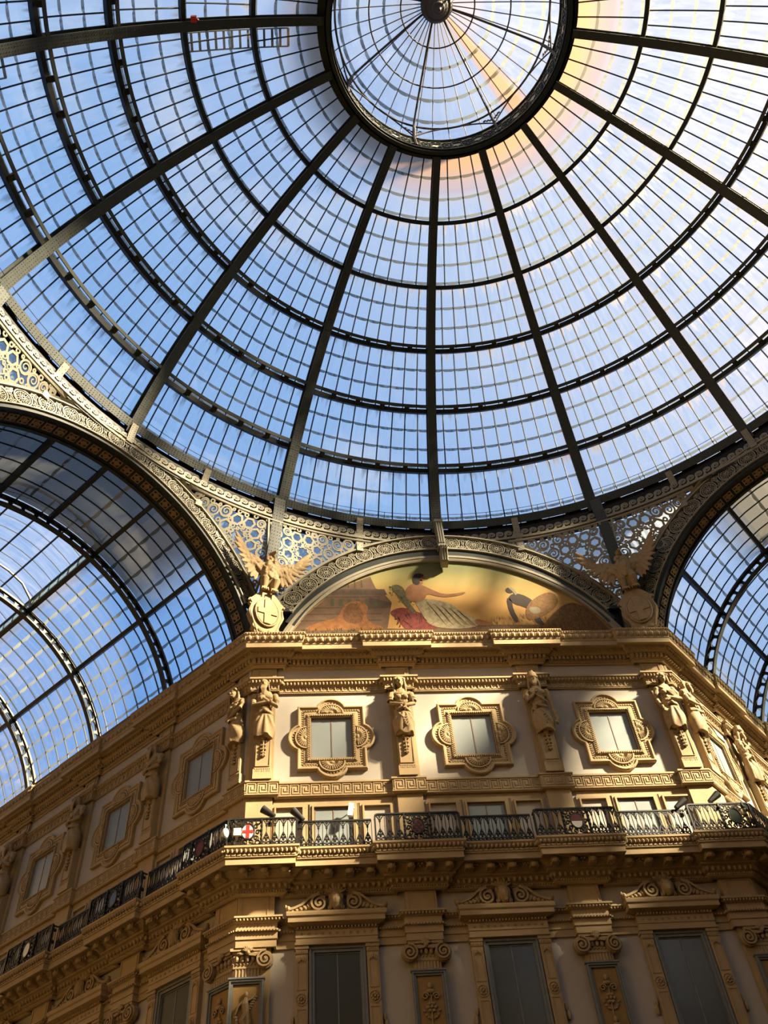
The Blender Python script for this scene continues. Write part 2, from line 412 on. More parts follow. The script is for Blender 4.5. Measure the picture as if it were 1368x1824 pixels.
# attic band under the glass vaults of the two arms
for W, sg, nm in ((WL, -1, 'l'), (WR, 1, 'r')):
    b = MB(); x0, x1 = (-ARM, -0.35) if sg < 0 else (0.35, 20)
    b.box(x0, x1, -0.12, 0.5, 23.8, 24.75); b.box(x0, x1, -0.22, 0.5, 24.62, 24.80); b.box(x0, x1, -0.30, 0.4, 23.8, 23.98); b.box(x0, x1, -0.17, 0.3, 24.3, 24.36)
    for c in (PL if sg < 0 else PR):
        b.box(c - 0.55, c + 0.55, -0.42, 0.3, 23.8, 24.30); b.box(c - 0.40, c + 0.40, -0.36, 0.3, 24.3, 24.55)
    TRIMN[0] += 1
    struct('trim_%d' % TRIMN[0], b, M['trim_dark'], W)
# string course above the windows
p = wall_path(0.02, 0.20, 0.50, 0.86)
b = sweep(p, [(-0.02, 21.60), (0.05, 21.60), (0.05, 21.63), (0.03, 21.65), (0.03, 21.86), (0.06, 21.88), (0.10, 21.92), (0.16, 22.04), (0.20, 22.05), (0.20, 22.12), (-0.02, 22.14)])
along(b, p, 0.12, 21.97, 0.13, egg(0.13, 0.14, 0.05))
tm = MB(); tm.box(0.10, 0.13, -0.05, 0, -0.09, 0.11); tm.box(-0.05, -0.02, -0.035, 0, 0.0, 0.03); tm.box(-0.12, 0.10, -0.045, 0, -0.11, -0.08)
along(b, p, 0.02, 21.76, 0.25, tm)
trim(b)
# greek key band
p = wall_path(0.05, 0.20, 0.48, 0.88)
b = sweep(p, [(-0.05, 17.34), (0.06, 17.34), (0.10, 17.38), (0.10, 17.42), (0.07, 17.43), (0.07, 17.83), (0.11, 17.84), (0.11, 17.90), (-0.05, 17.93)])
def meander(w_=0.34, h=0.32, t=0.026, d=0.022):
    b = MB(); x0 = -w_ / 2; H = h / 2
    def S(x, z, X, Z): b.box(min(x, X) - t / 2, max(x, X) + t / 2, -d, 0.005, min(z, Z) - t / 2, max(z, Z) + t / 2)
    q = w_
    S(x0, -H, x0 + q * .17, -H); S(x0 + q * .17, -H, x0 + q * .17, H); S(x0 + q * .17, H, x0 + q * .95, H); S(x0 + q * .95, H, x0 + q * .95, -H * .35)
    S(x0 + q * .95, -H * .35, x0 + q * .60, -H * .35); S(x0 + q * .60, -H * .35, x0 + q * .60, H * .35)
    S(x0 + q * .38, H * .55, x0 + q * .38, -H); S(x0 + q * .38, -H, x0 + q, -H)
    return b
along(b, p, 0.07, 17.63, 0.34, meander(), 0.12)
trim(b)
# balcony slab with its carved edge, and the bracketed soffit below
PB = wall_path(1.02, 1.22, 1.36, 1.62)
b = sweep(PB, [(-1.1, 15.10), (0.06, 15.10), (0.06, 15.04), (0.03, 15.01), (0.0, 14.97), (-0.04, 14.88), (-0.05, 14.82), (-0.02, 14.80), (-0.02, 14.76), (-0.06, 14.74), (-0.06, 14.56), (-0.10, 14.55),
               (-0.10, 14.60), (-0.5, 14.58)])
along(b, PB, 0.0, 14.94, 0.13, egg(0.13, 0.13, 0.06))
along(b, PB, -0.04, 14.83, 0.16, dentil(0.12, 0.05, 0.04))
trim(b)
p = wall_path(0.04, 0.24, 0.72, 1.15)
b = sweep(p, [(0.62, 14.62), (0.60, 14.56), (0.50, 14.50), (0.42, 14.44), (0.36, 14.42), (0.36, 14.36), (0.26, 14.34), (0.16, 14.20), (0.13, 14.18), (0.13, 14.08), (0.06, 14.04), (-0.05, 14.04)])
along(b, p, 0.22, 14.27, 0.17, egg(0.17, 0.15, 0.05))
along(b, p, 0.14, 14.13, 0.08, egg(0.08, 0.06, 0.03))
mod = MB(); mod.box(-0.13, 0.13, -0.28, 0.0, -0.09, 0.09); mod.ell((0, -0.27, -0.02), (0.13, 0.09, 0.09), 8, 5); mod.ell((0, -0.02, -0.06), (0.12, 0.07, 0.06), 6, 4); mod.box(-0.16, 0.16, -0.33, 0, 0.08, 0.12)
along(b, p, 0.44, 14.50, 0.66, mod)
rs = MB(); rs.merge(rosette(0.12, 6, 0.05), Matrix.Rotation(pi / 2, 4, 'X'))
along(b, offset(p, 0), 0.60, 14.53, 0.66, rs, 0.6)
trim(b)
# entablature of the lower order
p = wall_path(0.03, 0.24, 0.50, 1.0)
b = sweep(p, [(-0.03, 12.58), (0.03, 12.58), (0.03, 12.78), (0.06, 12.79), (0.06, 12.97), (0.09, 12.99), (0.12, 13.03), (0.05, 13.04), (0.05, 13.24), (0.10, 13.26), (0.16, 13.33), (0.20, 13.35), (0.20, 13.40), (-0.03, 13.42)])
along(b, p, 0.10, 13.01, 0.09, dentil(0.05, 0.05, 0.05))
along(b, p, 0.15, 13.31, 0.10, egg(0.10, 0.08, 0.03))
trim(b)
# lower pilasters and piers behind everything, one swept body each storey
def piers(z0, z1, hw, hc, res, m='trim'):
    b = MB()
    for W, cs in ((WF, PF), (WL, PL), (WR, PR)):
        for c in cs: b.box(c - hw, c + hw, -res, 0.05, z0, z1, W)
    k = 0.41421 * res
    for sg in (-1, 1):
        W = WL if sg < 0 else WR
        C0 = Vector((sg * HW, AP, 0)); A_ = WF @ Vector((sg * (HW + k), -res, 0)); B_ = WF @ Vector((sg * (HW - hc), -res, 0)); B2 = WF @ Vector((sg * (HW - hc), 0.1, 0))
        D_ = W @ Vector((sg * hc, -res, 0)); D2 = W @ Vector((sg * hc, 0.1, 0))
        poly = [B2, B_, A_, D_, D2, C0]
        n = len(poly); vs = [(q.x, q.y, z0) for q in poly] + [(q.x, q.y, z1) for q in poly]
        b.add(vs, [tuple(range(n)), tuple(range(2 * n - 1, n - 1, -1))] + [(i, (i + 1) % n, (i + 1) % n + n, i + n) for i in range(n)])
    TRIMN[0] += 1
    return struct('trim_%d' % TRIMN[0], b, M[m])
piers(17.9, 22.75, 0.42, 0.78, 0.10)
piers(15.1, 17.36, 0.42, 0.78, 0.16)
piers(13.4, 14.06, 0.47, 0.95, 0.20)
piers(0.0, 12.6, 0.40, 0.88, 0.14)
# raised frames on the blocks between string course and cornice, and on the lower frieze blocks
def frame_rect(b, x0, x1, z0, z1, y, t=0.05, d=0.03, mt=None):
    for a in ((x0, x1, z0, z0 + t), (x0, x1, z1 - t, z1), (x0, x0 + t, z0 + t, z1 - t), (x1 - t, x1, z0 + t, z1 - t)):
        b.box(a[0], a[1], y - d, y + 0.01, a[2], a[3], mt)
b = MB()
for W, cs in ((WF, PF + [-7.37, 7.37]), (WL, PL + [-0.38]), (WR, PR + [0.38])):
    for c in cs:
        frame_rect(b, c - 0.30, c + 0.30, 22.24, 22.68, -0.10, mt=W); b.box(c - 0.44, c + 0.44, -0.14, 0, 22.10, 22.2, W)
        frame_rect(b, c - 0.40, c + 0.40, 13.45, 14.03, -0.20, 0.04, 0.02, W)
trim(b)

# ================================================================== WINDOWS
WN_ = [0]
def window(W, x, z0, z1, hw, d, dark=False, frame_m='mullion', fr=0.05):
    """frame with two glazed leaves over a drawn blind; the panes are one part"""
    WN_[0] += 1
    e = bpy.data.objects.new('window_%d' % WN_[0], None); COL.objects.link(e); e.matrix_world = W @ Tr(x, 0, z0); e['kind'] = 'structure'
    H = z1 - z0
    b = MB(); b.box(-hw, hw, -d - 0.01, -0.002, 0, H); obj('panes', b, M['pane_dark' if dark else 'pane'], e)
    b = MB(); frame_rect(b, -hw, hw, 0, H, -d, fr, 0.03); b.box(-0.018, 0.018, -d - 0.025, -d + 0.01, 0, H)
    obj('window_frame', b, M[frame_m], e)
    return e
def outline(dl, sq=(1.19, 1.30), lr=0.57, ex=0.33, n=10):
    """cross-and-lobes outline of the window surround, shrunk by dl"""
    sx, sz = sq[0] - dl, sq[1] - dl; r = lr - dl; out = []
    for q in range(4):
        a = q * pi / 2
        s, t = (sz, sx) if q % 2 == 0 else (sx, sz)      # top: side height s, half width t
        S0 = sq[1] if q % 2 == 0 else sq[0]
        c = S0 + ex - lr
        h = max(0.02, s - c); wv = sqrt(max(0.0001, r * r - h * h)) if r > h else 0.02
        a0 = atan2(h, wv)
        loc = [(t, s)] + [(r * cos(a0 + (pi - 2 * a0) * i / n), c + r * sin(a0 + (pi - 2 * a0) * i / n)) for i in range(n + 1)]
        for x, z in loc: out.append((x * cos(a) - z * sin(a), x * sin(a) + z * cos(a)))
    return out
def rect_pt(x, z, hx, hz):
    k = max(abs(x) / hx, abs(z) / hz); return (x / k, z / k)
def surround_proto():
    t = thing('window_surround', 'x', 'window surround')
    b = MB(); rows = []
    for dl, y in ((0, 0.0), (0, -0.13), (0.03, -0.16), (0.07, -0.16), (0.10, -0.11), (0.16, -0.10), (0.17, -0.08), (0.22, -0.08), (0.24, -0.10), (0.26, -0.10)):
        rows.append([(x, y, z) for x, z in outline(dl)])
    last = outline(0.26)
    rows.append([(rect_pt(x, z, .86, .98)[0], -0.10, rect_pt(x, z, .86, .98)[1]) for x, z in last])
    b.ring(rows, cap=False)
    fixn(obj('frame_plate', b, M['trim'], t))
    b = MB()                                       # beads in the channel
    o = outline(0.19, n=10); L_ = 0.0
    for i in range(len(o)):
        p0, p1 = Vector((o[i][0], 0, o[i][1])), Vector((o[(i + 1) % len(o)][0], 0, o[(i + 1) % len(o)][1]))
        l = (p1 - p0).length; k = max(1, int(l / 0.085)); an = atan2(p1.z - p0.z, p1.x - p0.x)
        for j in range(k):
            q = p0 + (p1 - p0) * ((j + .5) / k); b.box(-0.026, 0.026, -0.12, -0.07, -0.022, 0.022, Tr(*q) @ Matrix.Rotation(-an, 4, 'Y'))
    obj('bead_moulding', b, M['trim'], t)
    b = MB()                                       # rope moulding round the opening
    frame_rect(b, -.86, .86, -.98, .98, -0.10, 0.05, 0.03)
    for s in (-1, 1):
        for i in range(26):
            z = -0.93 + 1.86 * i / 25; b.box(-0.045, 0.045, -0.175, -0.09, -0.02, 0.02, Tr(s * 0.79, 0, z) @ Matrix.Rotation(s * 0.6, 4, 'Y'))
        for i in range(22):
            x = -0.8 + 1.6 * i / 21; b.box(-0.02, 0.02, -0.175, -0.09, -0.045, 0.045, Tr(x, 0, s * 0.91) @ Matrix.Rotation(0.6, 4, 'Y'))
    obj('rope_moulding', b, M['trim'], t)
    for k in range(4):                             # scallop shells in the four lobes
        a = k * pi / 2; ln = (0.98, 0.86)[k % 2]
        b = MB()
        for i in range(13):
            an = rad(-84 + 14 * i)
            p0 = (0.06 * sin(an), -0.11, ln + 0.02 + 0.05 * cos(an)); p1 = (0.36 * sin(an), -0.13, ln + 0.02 + 0.30 * cos(an))
            b.tube([p0, ((p0[0] + p1[0]) / 2, -0.155, (p0[2] + p1[2]) / 2), p1], [0.012, 0.028, 0.032], 5)
        b.ribbon([(0.43 * sin(rad(-90 + 12 * i)), ln + 0.38 * cos(rad(-90 + 12 * i))) for i in range(16)], 0.05, -0.15, -0.09)
        b.ell((0, -0.12, ln + 0.05), (0.10, 0.05, 0.06), 8, 4)
        o_ = obj('scallop_shell', b, M['trim'], t); o_.matrix_local = Matrix.Rotation(-a, 4, 'Y')
    b = MB()
    for sx in (-1, 1):
        b.box(sx * .73 - .015, sx * .73 + .015, -0.12, 0, -.85, .85)
    for sz in (-1, 1): b.box(-.73, .73, -0.12, 0, sz * .85 - .015, sz * .85 + .015)
    obj('reveal', b, M['trim'], t)
    return t
sp = surround_proto(); first = True
lab_l = ['nearest the corner', 'second from the corner', 'third from the corner', 'fourth from the corner']
lab_f = ['between the bearded and the clasped-hands statues', 'between the clasped-hands and the turbaned statues', 'between the turbaned man and the draped woman']
lab_p = ['below the plain railing nearest the red cross', 'below the plain railing between chequered and red-over-white ovals', 'below the plain railing nearest the green oval']
for W, xs, nm in ((WF, WINF, 'f'), (WL, WINL, 'l'), (WR, WINR[:2], 'r')):
    for i, x in enumerate(xs):
        lb = {'f': 'ochre lobed window surround with scallops, %s' % lab_f[i] if i < 3 else '',
              'l': 'ochre lobed window surround on the shaded arm wall, %s' % lab_l[i],
              'r': 'ochre lobed window surround on the sunlit arm wall, %s' % lab_l[i]}[nm]
        mw = W @ Tr(x, 0, 19.66)
        if first: sp.matrix_world = mw; sp['label'] = lb; sp['group'] = 'lobed window surrounds'; first = False
        else: dup(sp, mw, lb, 'lobed window surrounds')
        window(W, x, 18.81, 20.51, 0.74, 0.01)
# mezzanine openings behind the balcony
for W, xs in ((WF, WINF), (WL, WINL[:3]), (WR, WINR[:1])):
    for x in xs:
        window(W, x, 15.15, 16.98, 0.63, 0.01)
        b = MB(); y = 0.0
        for cx, hw in ((0, .63), (-1.42, .42), (1.42, .42)):
            if W is WL and abs(cx) > 1: hw = .36
            for t_, dd in ((0.06, 0.11), (0.148 if cx else .14, 0.06 if cx else .072)):
                b.box(cx - hw - t_, cx - hw, -dd, 0, 15.1, 17.0 + t_); b.box(cx + hw, cx + hw + t_, -dd, 0, 15.1, 17.0 + t_); b.box(cx - hw - t_, cx + hw + t_, -dd, 0, 17.0, 17.0 + t_)
        b.box(-1.94, 1.94, -0.03, 0, 17.13, 17.335)
        b.box(-0.95, -0.79, -0.04, 0, 15.1, 17.12); b.box(0.79, 0.95, -0.04, 0, 15.1, 17.12)
        TRIMN[0] += 1; struct('trim_%d' % TRIMN[0], b, M['trim'], W @ Tr(x, 0, 0))

# ------------------------------------------------------------------ lower windows with pediments
def low_window_proto():
    t = thing('window_pediment', 'x', 'window pediment')
    b = MB()                                       # entablature and cornice
    b.box(-1.20, 1.20, -0.24, 0, 12.60, 12.66); b.box(-1.17, 1.17, -0.20, 0, 12.66, 12.80); b.box(-1.18, 1.18, -0.22, 0, 12.80, 13.02)
    for i in range(11): b.merge(rosette(0.05, 5, 0.02), Tr(-1.0 + 0.2 * i, -0.22, 12.91))
    for i in range(24): b.box(-0.03, 0.03, -0.29, -0.2, -0.03, 0.03, Tr(-1.12 + i * 2.24 / 23, 0, 13.06))
    b.box(-1.20, 1.20, -0.26, 0, 13.02, 13.04)
    b.ring([[(s * (1.18 + d), -0.22 - d, z) if k in (1, 2) else (s * (1.18 + d), 0, z) for k, s in ((0, -1), (1, -1), (2, 1), (3, 1))] for d, z in
            ((0.0, 13.09), (0.10, 13.12), (0.20, 13.15), (0.22, 13.16), (0.22, 13.29), (0.26, 13.33), (0.27, 13.40), (0.27, 13.45), (0.0, 13.47))], closed=True)
    fixn(obj('cornice', b, M['trim'], t))
    for s in (-1, 1):                              # sloping S-scroll
        b = MB()
        body = [(0.30, 13.45), (1.42, 13.45), (1.40, 13.56), (1.28, 13.60), (1.05, 13.66), (0.86, 13.80), (0.66, 13.97), (0.48, 14.02), (0.32, 13.98)]
        b.prism([(s * x, z) for x, z in body], -0.26, -0.02)
        b.ribbon([(s * x, z) for x, z in spiral(0.50, 13.74, 0.25, 0.03, 1.9, pi / 2, -1, 30)], 0.06, -0.36, -0.24)
        b.ribbon([(s * x, z) for x, z in [(0.50, 14.02), (0.66, 13.99), (0.84, 13.86), (1.0, 13.72), (1.2, 13.63), (1.38, 13.58)]], 0.07, -0.34, -0.2)
        b.ell((s * 0.50, -0.30, 13.74), (0.06, 0.08, 0.06), 8, 5)
        for i in range(5):
            b.ell((s * (0.80 + 0.12 * i), -0.28, 13.66 - 0.03 * i), (0.07, 0.05, 0.10 - 0.012 * i), 7, 4, rot=Matrix.Rotation(s * 0.7, 3, 'Y'))
        b.ell((s * 1.40, -0.26, 13.60), (0.10, 0.12, 0.10), 8, 5); b.ell((s * 1.47, -0.28, 13.67), (0.05, 0.07, 0.07), 7, 4)
        obj('scroll', b, M['statue'], t)
    b = MB()                                       # mask
    b.ell((0, -0.34, 13.78), (0.19, 0.18, 0.26), 12, 8); b.ell((0, -0.47, 13.75), (0.03, 0.05, 0.06), 6, 4)
    for s in (-1, 1):
        b.ell((s * 0.06, -0.455, 13.81), (0.035, 0.02, 0.018), 6, 4); b.ell((s * 0.15, -0.34, 13.72), (0.05, 0.08, 0.2), 7, 5); b.ell((s * 0.2, -0.3, 13.6), (0.06, 0.07, 0.08), 6, 4)
    b.ell((0, -0.45, 13.665), (0.05, 0.02, 0.014), 6, 4); b.ell((0, -0.42, 13.60), (0.06, 0.05, 0.05), 6, 4)
    for i in range(7):
        a = rad(-75 + 25 * i); b.ell((0.17 * sin(a), -0.36, 13.82 + 0.17 * cos(a)), (0.055, 0.07, 0.06), 6, 4)
    b.box(-0.22, 0.22, -0.24, -0.02, 13.45, 14.05)
    obj('carved_mask', b, M['statue'], t)
    b = MB()                                       # palmette crest
    for i in range(7):
        a = rad(-60 + 20 * i); l = 0.38 if i != 3 else 0.46
        b.ell((0.5 * l * sin(a) * 1.1, -0.22, 14.02 + 0.42 * l * cos(a)), (0.062, 0.09, l * 0.45), 6, 5, rot=Matrix.Rotation(a, 3, 'Y'))
    b.ell((0, -0.25, 14.05), (0.16, 0.08, 0.07), 8, 4)
    obj('palmette_crest', b, M['statue'], t)
    for s in (-1, 1):
        b = MB()
        b.box(s * 1.0 - 0.17, s * 1.0 + 0.17, -0.16, 0, 7.6, 12.50); frame_rect(b, s * 1.0 - .13, s * 1.0 + .13, 11.42, 12.30, -0.16, 0.03, 0.02)
        frame_rect(b, s * 1.0 - .13, s * 1.0 + .13, 8.2, 10.95, -0.16, 0.03, 0.02)
        b.box(s * 1.0 - 0.20, s * 1.0 + 0.20, -0.21, 0, 12.50, 12.60); b.box(s * 1.0 - 0.18, s * 1.0 + 0.18, -0.19, 0, 12.38, 12.50)
        for i in range(5): b.ell((s * 1.0 - .12 + .06 * i, -0.19, 12.44), (0.02, 0.02, 0.04), 5, 3)
        b.merge(rosette(0.13, 8, 0.05), Tr(s * 1.0, -0.17, 11.18))
        b.tube([(s * 1.0 + 0.155 * cos(2 * pi * i / 16), -0.165, 11.18 + 0.155 * sin(2 * pi * i / 16)) for i in range(16)], 0.02, 5, closed=True)
        for i in range(5): b.ell((s * 1.0 + (i - 2) * 0.045, -0.18, 12.26 - abs(i - 2) * 0.03), (0.03, 0.03, 0.07), 5, 4)
        b.ell((s * 1.24, -0.05, 10.7), (0.05, 0.06, 0.12), 6, 4); b.ell((s * 1.28, -0.05, 10.5), (0.07, 0.06, 0.14), 6, 4)
        obj('side_pilaster', b, M['trim'], t)
    b = MB()                                       # blue-grey marble frame
    for hw, d_, t_ in ((0.80, 0.14, 0.07), (0.73, 0.10, 0.08)):
        b.box(-hw, -hw + t_, -d_, 0, 7.6, 12.58 - (0.80 - hw)); b.box(hw - t_, hw, -d_, 0, 7.6, 12.58 - (0.80 - hw)); b.box(-hw, hw, -d_, 0, 12.58 - (0.80 - hw) - t_, 12.58 - (0.80 - hw))
    obj('marble_frame', b, M['greyframe'], t)
    return t
lp = low_window_proto(); first = True
for W, xs, nm in ((WF, WINF, 'f'), (WL, WINL[:3], 'l')):
    for i, x in enumerate(xs):
        lb = ('scrolled pediment with carved mask, %s' % lab_p[i] if nm == 'f'
              else 'scrolled window pediment on the dark arm wall, %s' % lab_l[i])
        mw = W @ Tr(x, 0, 0)
        if first: lp.matrix_world = mw; lp['label'] = lb; lp['group'] = 'pediments of the tall windows'; first = False
        else: dup(lp, mw, lb, 'pediments of the tall windows')
        window(W, x, 7.7, 12.42, 0.66, 0.02, True, 'greyframe', 0.03)

# ------------------------------------------------------------------ ionic capitals and relief panels of the lower pilasters
def capital_mb(hw, dd):
    b = MB()
    b.box(-hw - .10, hw + .10, -dd - .10, 0, 12.50, 12.58); b.box(-hw - .04, hw + .04, -dd - 0.05, 0, 12.44, 12.50)
    b.box(-hw, hw, -dd - 0.02, 0, 12.06, 12.44)
    for i in range(5): b.ell((-hw + .1 + (2 * hw - .2) * i / 4, -dd - 0.05, 12.30), (0.06, 0.07, 0.09), 7, 5)
    for i in range(9): b.ell((-hw + 2 * hw * i / 8, -dd - 0.03, 12.17), (0.03, 0.04, 0.03), 5, 4)
    b.box(-hw + .02, hw - .02, -dd, 0, 11.76, 12.06)
    for i in range(8): b.tube([(-hw + .08 + (2 * hw - .16) * i / 7, -dd, 11.82), (-hw + .08 + (2 * hw - .16) * i / 7, -dd, 12.04)], 0.026, 6)
    b.tube([(-hw, -dd - .01, 12.07), (hw, -dd - .01, 12.07)], 0.025, 6)
    return b
def volute_mb(s, hw, dd):
    b = MB()
    b.ribbon([(s * x, z) for x, z in spiral(hw + .08, 12.24, 0.235, 0.03, 2.1, pi / 2, 1, 36)], 0.05, -dd - .20, -dd + 0.02)
    b.ribbon(circ(s * (hw + .08), 12.24, 0.12, 14), 0.24, -dd - .13, -dd + 0.02, closed=True)
    b.ell((s * (hw + .08), -dd - .14, 12.24), (0.055, 0.08, 0.055), 8, 5)
    b.ribbon([(0, 12.40), (s * hw * .5, 12.37), (s * (hw + .06), 12.455)], 0.07, -dd - .16, -dd)
    return b
def flower_mb(dd):
    b = MB()
    for i in range(7):
        a = rad(-70 + 23.3 * i); b.ell((0.09 * sin(a), -dd - .14, 12.46 + 0.09 * cos(a)), (0.035, 0.05, 0.09), 6, 4, rot=Matrix.Rotation(a, 3, 'Y'))
    b.ell((0, -dd - .15, 12.43), (0.07, 0.08, 0.07), 8, 5)
    for s in (-1, 1): b.ell((s * .2, -dd - .10, 12.42), (0.12, 0.05, 0.045), 7, 4)
    return b
def relief_mb(seed, hw, z1=11.52, z0=8.0):
    random.seed(seed); b = MB(); z = z1 - 0.16; k = 0
    b.tube([(0.02 * sin(i * 1.3), -0.02, z1 - 0.2 - i * 0.25) for i in range(13)], 0.022, 6)
    while z > z0:
        kind = k % 4
        if kind == 0:
            b.ell((0, -0.04, z), (0.07, 0.06, 0.09), 8, 6); b.ell((0, -0.05, z - .14), (0.12, 0.05, 0.06), 8, 5)
        elif kind == 1:
            for s in (-1, 1):
                b.ribbon([(s * x, zz) for x, zz in spiral(0.15, z, 0.10, 0.02, 1.4, pi, -1, 18)], 0.028, -0.07, 0)
                b.ell((s * 0.06, -0.03, z + .1), (0.08, 0.03, 0.03), 6, 4, rot=Matrix.Rotation(s * .6, 3, 'Y'))
        elif kind == 2:
            for i in range(6):
                a = 2 * pi * i / 6; b.ell((0.1 * cos(a), -0.04, z + 0.1 * sin(a)), (0.06, 0.04, 0.045), 6, 4)
            b.ell((0, -0.06, z), (0.05, 0.05, 0.05), 6, 4)
        else:
            for s in (-1, 1):
                for i in range(4): b.ell((s * (0.06 + .05 * i), -0.03, z + 0.02 * i * i), (0.045, 0.03, 0.03), 6, 4, rot=Matrix.Rotation(-s * .5, 3, 'Y'))
        z -= 0.27; k += 1
    return b
def figure_relief_mb():
    b = MB(); b.ell((0, -0.05, 11.36), (0.06, 0.06, 0.08), 8, 6)
    b.tube([(0, -0.04, 11.28), (-0.01, -0.06, 11.1), (0.03, -0.05, 10.9)], [0.05, 0.10, 0.09], 8)
    b.tube([(0.03, -0.05, 10.95), (-0.05, -0.08, 10.7), (0.06, -0.05, 10.4), (0.12, -0.05, 10.1)], [0.09, 0.1, 0.07, 0.04], 8)
    b.tube([(0.03, -0.05, 10.95), (0.1, -0.07, 10.65), (0.03, -0.05, 10.35), (0.0, -0.05, 10.05)], [0.08, 0.08, 0.06, 0.04], 8)
    b.tube([(0.05, -0.05, 11.2), (0.17, -0.06, 11.25), (0.26, -0.05, 11.38)], [0.035, 0.03, 0.02], 6)
    b.tube([(-0.05, -0.05, 11.2), (-0.2, -0.06, 11.05), (-0.26, -0.05, 10.85)], [0.035, 0.03, 0.02], 6)
    for i in range(6): b.ell((0.1 + .03 * i, -0.03, 11.0 + .06 * i), (0.07, 0.03, 0.03), 6, 4)
    for i in range(5): b.ell((-0.24 + .02 * i, -0.03, 10.8 - .07 * i), (0.05, 0.03, 0.04), 6, 4)
    return b
cnames_f = ['middle-left pilaster of the front wall', 'middle-right pilaster of the front wall']
def lower_pil(W, x, where, hw=0.40, dd=0.14, relief='leaf', seed=1, sides=(-1, 1)):
    t = thing('ionic_capital', 'scrolled ionic capital on the %s' % where, 'capital', W @ Tr(x, 0, 0), 'ionic capitals')
    obj('capital_block', capital_mb(hw, dd), M['trim'], t)
    for s in sides: fixn(obj('volute', volute_mb(s, hw, dd), M['statue'], t))
    obj('carved_flower', flower_mb(dd), M['statue'], t)
    t = thing('relief_panel', 'marble-framed relief panel on the %s' % where, 'relief panel', W @ Tr(x, 0, 0), 'relief panels')
    b = MB(); b.box(-hw + .04, hw - .04, -dd - 0.03, -dd + .02, 6.0, 11.62); obj('ground', b, M['panel'], t)
    b = MB(); h2 = hw + .07
    for a_, d_, t_ in ((h2, .12, .05), (h2 - .05, .08, .06)):
        q = h2 - a_
        b.box(-a_, -a_ + t_, -dd - d_, -dd + .03, 6.0, 11.74 - q); b.box(a_ - t_, a_, -dd - d_, -dd + .03, 6.0, 11.74 - q); b.box(-a_, a_, -dd - d_, -dd + .03, 11.74 - q - t_, 11.74 - q)
    b.box(-h2 - .03, h2 + .03, -dd - .15, -dd + .03, 11.74, 11.79)
    obj('marble_frame', b, M['greyframe'], t)
    rm = figure_relief_mb() if relief == 'figure' else relief_mb(seed, hw)
    obj('carved_relief', rm, M['statue'], t).matrix_local = Tr(0, -dd - 0.03, 0)
lower_pil(WF, -7.50, 'left corner pilaster, front side', relief='figure', sides=(1,))
lower_pil(WF, PF[0], cnames_f[0], seed=2); lower_pil(WF, PF[1], cnames_f[1], seed=3)
lower_pil(WF, 7.50, 'right corner pilaster, front side', seed=4, sides=(-1,))
lower_pil(WL, -0.48, 'left corner pilaster, side facing the dark arm', seed=5, sides=(-1,))
lower_pil(WL, -5.0, 'first pilaster of the dark arm wall', seed=6)
lower_pil(WL, -9.8, 'second pilaster of the dark arm wall', seed=7)

# ================================================================== BALCONY RAILINGS
def rail_unit(w_, H=0.86):
    """one bay of the cast-iron pattern: slim bars, hanging fans above, palmettes below"""
    b = MB(); y0, y1 = -0.022, 0.022
    b.box(-0.011, 0.011, -0.011, 0.011, 0.05, H)
    b.box(-w_ / 2 - 0.011, -w_ / 2 + 0.011, -0.011, 0.011, 0.05, H)
    for s in (-1, 1):
        b.ribbon([(s * w_ * .5 * q, H - 0.02 - 0.20 * (1 - q) ** 1.5 * 1.0) for q in (0.05, .25, .5, .75, 1)], 0.026, y0, y1)
        b.ribbon([(s * w_ * .5 * q, 0.40 - 0.30 * q * q) for q in (0, .3, .6, 1)], 0.022, y0, y1)
        b.ribbon([(s * (w_ * .26) + x, z) for x, z in circ(0, 0.12, w_ * .17, 10)], 0.026, y0, y1, closed=True)
        b.ell((s * w_ * .2, 0, 0.29), (w_ * .13, 0.03, 0.045), 5, 4, rot=Matrix.Rotation(-s * .6, 3, 'Y'))
        b.ell((s * w_ * .12, 0, 0.38), (w_ * .1, 0.03, 0.035), 5, 4)
    b.ell((0, 0, 0.40), (0.035, 0.03, 0.085), 6, 4); b.ell((0, 0, 0.24), (0.04, 0.03, 0.07), 6, 4)
    b.ell((0, 0, H - 0.22), (0.038, 0.03, 0.05), 6, 4); b.ell((0, 0, H - 0.29), (0.02, 0.02, 0.035), 5, 3)
    b.ribbon(circ(0, H - 0.05, 0.035, 8), 0.02, y0, y1, closed=True)
    return b
